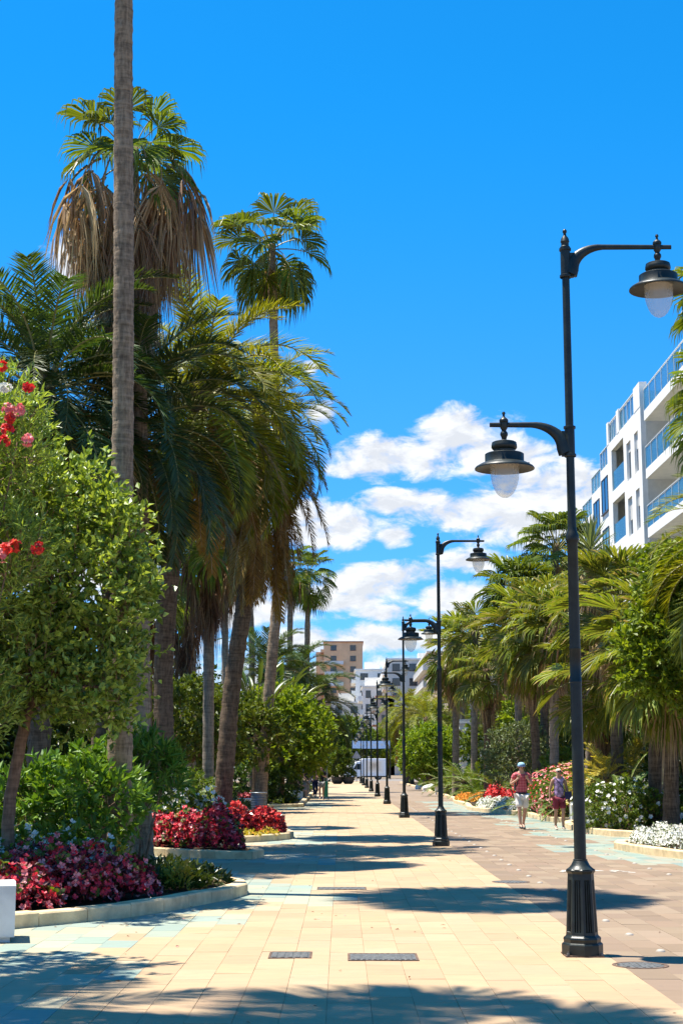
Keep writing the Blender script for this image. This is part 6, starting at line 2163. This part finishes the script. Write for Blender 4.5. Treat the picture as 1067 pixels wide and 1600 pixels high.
    if hm:
        pts = [hd + V3(0, 0.035, -0.02), hd + V3(0, 0.028, 0.045), tp + V3(0, 0.012, 0.004)]
        rr = [(0.078, 0.075), (0.088, 0.09), (0.07, 0.078)]
        if outfit.get('long'):
            pts.insert(0, nk + V3(0, 0.06, -0.02))
            rr.insert(0, (0.06, 0.035))
        cloth('hair', hm, pts, [(i, i + 1) for i in range(len(pts) - 1)], rr)
    if outfit.get('cap'):
        g = Geo()
        g.lathe([(0.098, 0.03), (0.100, 0.055), (0.093, 0.09), (0.07, 0.118), (0.035, 0.132), (0.0, 0.136)], 20)
        br = []
        for q in np.linspace(-1.1, 1.1, 9):
            br.append((sin(q) * 0.098, -cos(q) * 0.098, 0.035))
        for q in np.linspace(-1.1, 1.1, 9):
            br.append((sin(q) * 0.10, -0.02 - cos(q) * 0.165, 0.022))
        g.add(br, [(i, i + 1, i + 10, i + 9) for i in range(8)], 1)
        g.v = [v * k + (hd + V3(0, 0.0, -0.01)) * k for v in g.v]
        g.obj('cap', [MT[outfit['cap']], MT['navy']], t, True)
    if outfit.get('glasses'):
        g = Geo()
        for s in (-1, 1):
            c = hd + V3(s * 0.034, -0.092, 0.016)
            g.lathe([(0.0, 0.004), (0.026, 0.003), (0.027, 0), (0.026, -0.003), (0, -0.004)], 12)
            M = Matrix.Translation(c * k) @ Matrix.Rotation(pi / 2, 4, 'X') @ Matrix.Scale(k, 4)
            g.v[-1] = np.array([M @ Vector(p) for p in g.v[-1]])
            g.tube([c * k + V3(s * 0.026, 0, 0.006) * k, c * k + V3(s * 0.048, 0.03, 0.006) * k, c * k + V3(s * 0.052, 0.09, 0.0) * k], 0.004 * k, 4)
        g.obj('sunglasses', MT['black_plastic'], t)
    return t, dict(hip=hip * k, sp=sp * k, ch=ch * k, nb=nb * k, S=[s * k for s in S], W=[w * k for w in W], k=k)


def strap(name, pts, mat, parent, r=0.014):
    g = Geo()
    g.tube(pts, r, 6, 0, flat=(1, 1))
    return g.obj(name, MT[mat], parent, True)


# the walking couple
mx, my = atx(817, 41), 41.2
man, J = person('man in red shirt, white shorts and pale blue cap, holding his backpack straps', (mx, my, 0), radians(6),
                dict(knees=[V3(-0.09, -0.13, 0.50), V3(0.085, 0.0, 0.48)], ankles=[V3(-0.075, -0.14, 0.11), V3(0.075, 0.22, 0.14)],
                     elbows=[V3(-0.28, 0.02, 1.16), V3(0.28, 0.02, 1.16)], wrists=[V3(-0.15, -0.15, 1.28), V3(0.15, -0.15, 1.28)], hand=[V3(0.5, -0.1, 0.85), V3(-0.5, -0.1, 0.85)],
                     foot=[V3(0, -1, -0.05), V3(0, -0.9, -0.45)]),
                dict(skin='skin', top='red_shirt', legs='white_cloth', leg_len=0.9, shoes='shoe_dark', cap='cap_blue', glasses=True, hem=-0.07, hair='hair_dark'), 1.72)
k = J['k']
g = Geo()
g.box((-0.15, 0.13, 1.02), (0.15, 0.27, 1.42))
bp_ = g.obj('backpack_body', MT['black_cloth'], man)
bp_.name = 'backpack'
for s in (-1, 1):
    strap('strap', [V3(s * 0.11, 0.13, 1.40) * k, V3(s * 0.12, 0.0, 1.475) * k, V3(s * 0.115, -0.115, 1.36) * k, V3(s * 0.13, -0.12, 1.18) * k, V3(s * 0.15, 0.05, 1.06) * k], 'black_cloth', bp_, 0.016)
g = Geo()
g.lathe([(0.168, 0.905), (0.17, 0.91), (0.17, 0.945), (0.168, 0.95)], 20)
g.v = [v * np.array([1, 0.82, 1]) * np.array([k, k, k]) for v in g.v]
g.obj('belt', MT['shoe_dark'], man, True)

wx, wy = atx(874, 40.8), 40.8
wom, J = person('woman with pale hair and sunglasses in lilac top and maroon shorts', (wx, wy, 0), radians(8),
                dict(knees=[V3(-0.085, 0.02, 0.49), V3(0.09, -0.10, 0.50)], ankles=[V3(-0.07, 0.16, 0.13), V3(0.075, -0.10, 0.11)],
                     elbows=[V3(-0.24, 0.06, 1.13), V3(0.25, 0.05, 1.13)], wrists=[V3(-0.26, 0.02, 0.88), V3(0.27, 0.0, 0.89)], foot=[V3(0, -0.9, -0.4), V3(0, -1, -0.05)]),
                dict(skin='skin2', woman=True, top='lilac', sleeve=0.0, legs='maroon', leg_len=0.82, shoes='shoe_pale', hair='hair_light', glasses=True, hem=-0.05), 1.58)
k = J['k']
g = Geo()
g.box((0.13, -0.16, 0.80), (0.30, -0.06, 0.99))
bag = g.obj('shoulder_bag', MT['navy'], wom)
strap('strap', [V3(0.2, -0.11, 0.99) * k, V3(0.10, -0.135, 1.15) * k, V3(-0.04, -0.135, 1.33) * k, V3(-0.11, -0.06, 1.45) * k, V3(-0.10, 0.08, 1.40) * k, V3(0.1, 0.14, 1.2) * k, V3(0.22, 0.02, 0.98) * k], 'navy', bag, 0.011)

# the group on the left by the white seat
stand = dict(knees=[V3(-0.09, -0.02, 0.49), V3(0.09, -0.02, 0.49)], ankles=[V3(-0.09, 0.02, 0.10), V3(0.09, 0.02, 0.10)],
             elbows=[V3(-0.25, 0.05, 1.14), V3(0.25, 0.05, 1.14)], wrists=[V3(-0.22, -0.12, 0.98), V3(0.22, -0.12, 0.98)])
walk = dict(knees=[V3(-0.09, -0.14, 0.50), V3(0.085, 0.0, 0.48)], ankles=[V3(-0.075, -0.18, 0.11), V3(0.075, 0.24, 0.15)],
            elbows=[V3(-0.25, 0.08, 1.13), V3(0.25, 0.0, 1.13)], wrists=[V3(-0.24, -0.05, 0.90), V3(0.22, -0.16, 0.98)], foot=[V3(0, -1, -0.05), V3(0, -0.9, -0.45)])
phone = dict(knees=[V3(-0.09, -0.10, 0.50), V3(0.085, 0.02, 0.48)], ankles=[V3(-0.075, -0.10, 0.11), V3(0.075, 0.18, 0.14)],
             elbows=[V3(-0.25, 0.04, 1.14), V3(0.25, 0.0, 1.13)], wrists=[V3(-0.11, -0.20, 1.22), V3(0.13, -0.20, 1.20)], foot=[V3(0, -1, -0.05), V3(0, -0.9, -0.4)])
sit = dict(pelvis=V3(0, 0.05, 0.60), lean=V3(0, -0.08, 0), knees=[V3(-0.1, -0.40, 0.55), V3(0.1, -0.40, 0.55)], ankles=[V3(-0.1, -0.42, 0.11), V3(0.1, -0.36, 0.11)],
           elbows=[V3(-0.24, -0.05, 0.88), V3(0.24, -0.05, 0.88)], wrists=[V3(-0.12, -0.28, 0.78), V3(0.12, -0.28, 0.80)])
person('person in black top and grey trousers standing beside the white seat in the shade', (atx(479, 80), 80, 0), radians(60), stand, dict(skin='skin2', top='black_cloth', legs='grey_cloth', leg_len=1.5, shoes='shoe_dark', hair='hair_dark'), 1.78)
person('person sitting on the white block seat with bare legs in the shade', (atx(466, 77), 77.0, -0.035), radians(75), sit, dict(skin='skin2', top='black_cloth', sleeve=0.4, legs='black_cloth', leg_len=0.6, shoes='shoe_dark', hair='hair_dark', long=True), 1.68)
person('walking person in pink top carrying a dark bag, left of the pair on the path', (atx(492.5, 86), 86, 0), radians(10), walk, dict(skin='skin', top='pink_cloth', legs='navy', leg_len=1.5, shoes='shoe_pale', hair='hair_light', woman=True), 1.74)
w2, J2 = person('woman in black top and shorts holding a phone, right of the pair on the path', (atx(502.5, 80), 80, 0), radians(-5), phone, dict(skin='skin2', top='black_cloth', legs='grey_cloth', leg_len=0.6, shoes='shoe_pale', hair='hair_dark', long=True, woman=True), 1.68)
g = Geo()
g.box((-0.04, -0.255, 1.22), (0.05, -0.245, 1.36))
tag(g.obj('phone', MT['black_plastic'], None, loc=(atx(502.5, 80), 80, 0)), 'dark phone held up by the woman in black', 'phone')
# a green trolley board beside her
gt = thing('green_trolley', 'green upright board trolley beside the woman in black', 'trolley', (atx(509.5, 80), 80.2, 0))
g = Geo()
g.box((-0.10, -0.16, 0.12), (0.10, 0.16, 0.92))
g.obj('box', MT['green_plastic'], gt)
for s in (-1, 1):
    M = Matrix.Translation((s * 0.12, 0, 0.07)) @ Matrix.Rotation(pi / 2, 4, 'Y')
    g = Geo()
    g.lathe([(0.0, -0.02), (0.07, -0.02), (0.07, 0.02), (0, 0.02)], 14)
    g.v = [np.array([M @ Vector(p) for p in v]) for v in g.v]
    g.obj('wheel', MT['tyre'], gt)
g = Geo()
g.tube([(-0.09, 0.1, 0.9), (-0.09, 0.16, 1.08), (0.09, 0.16, 1.08), (0.09, 0.1, 0.9)], 0.012, 6)
g.obj('handle', MT['steel'], gt)
person('tiny distant person in a white top on the right side of the street end', (atx(637, 175), 175, 0), radians(80), walk, dict(skin='skin', top='white_cloth', legs='navy', leg_len=1.4, shoes='shoe_dark', hair='hair_dark'), 1.72)
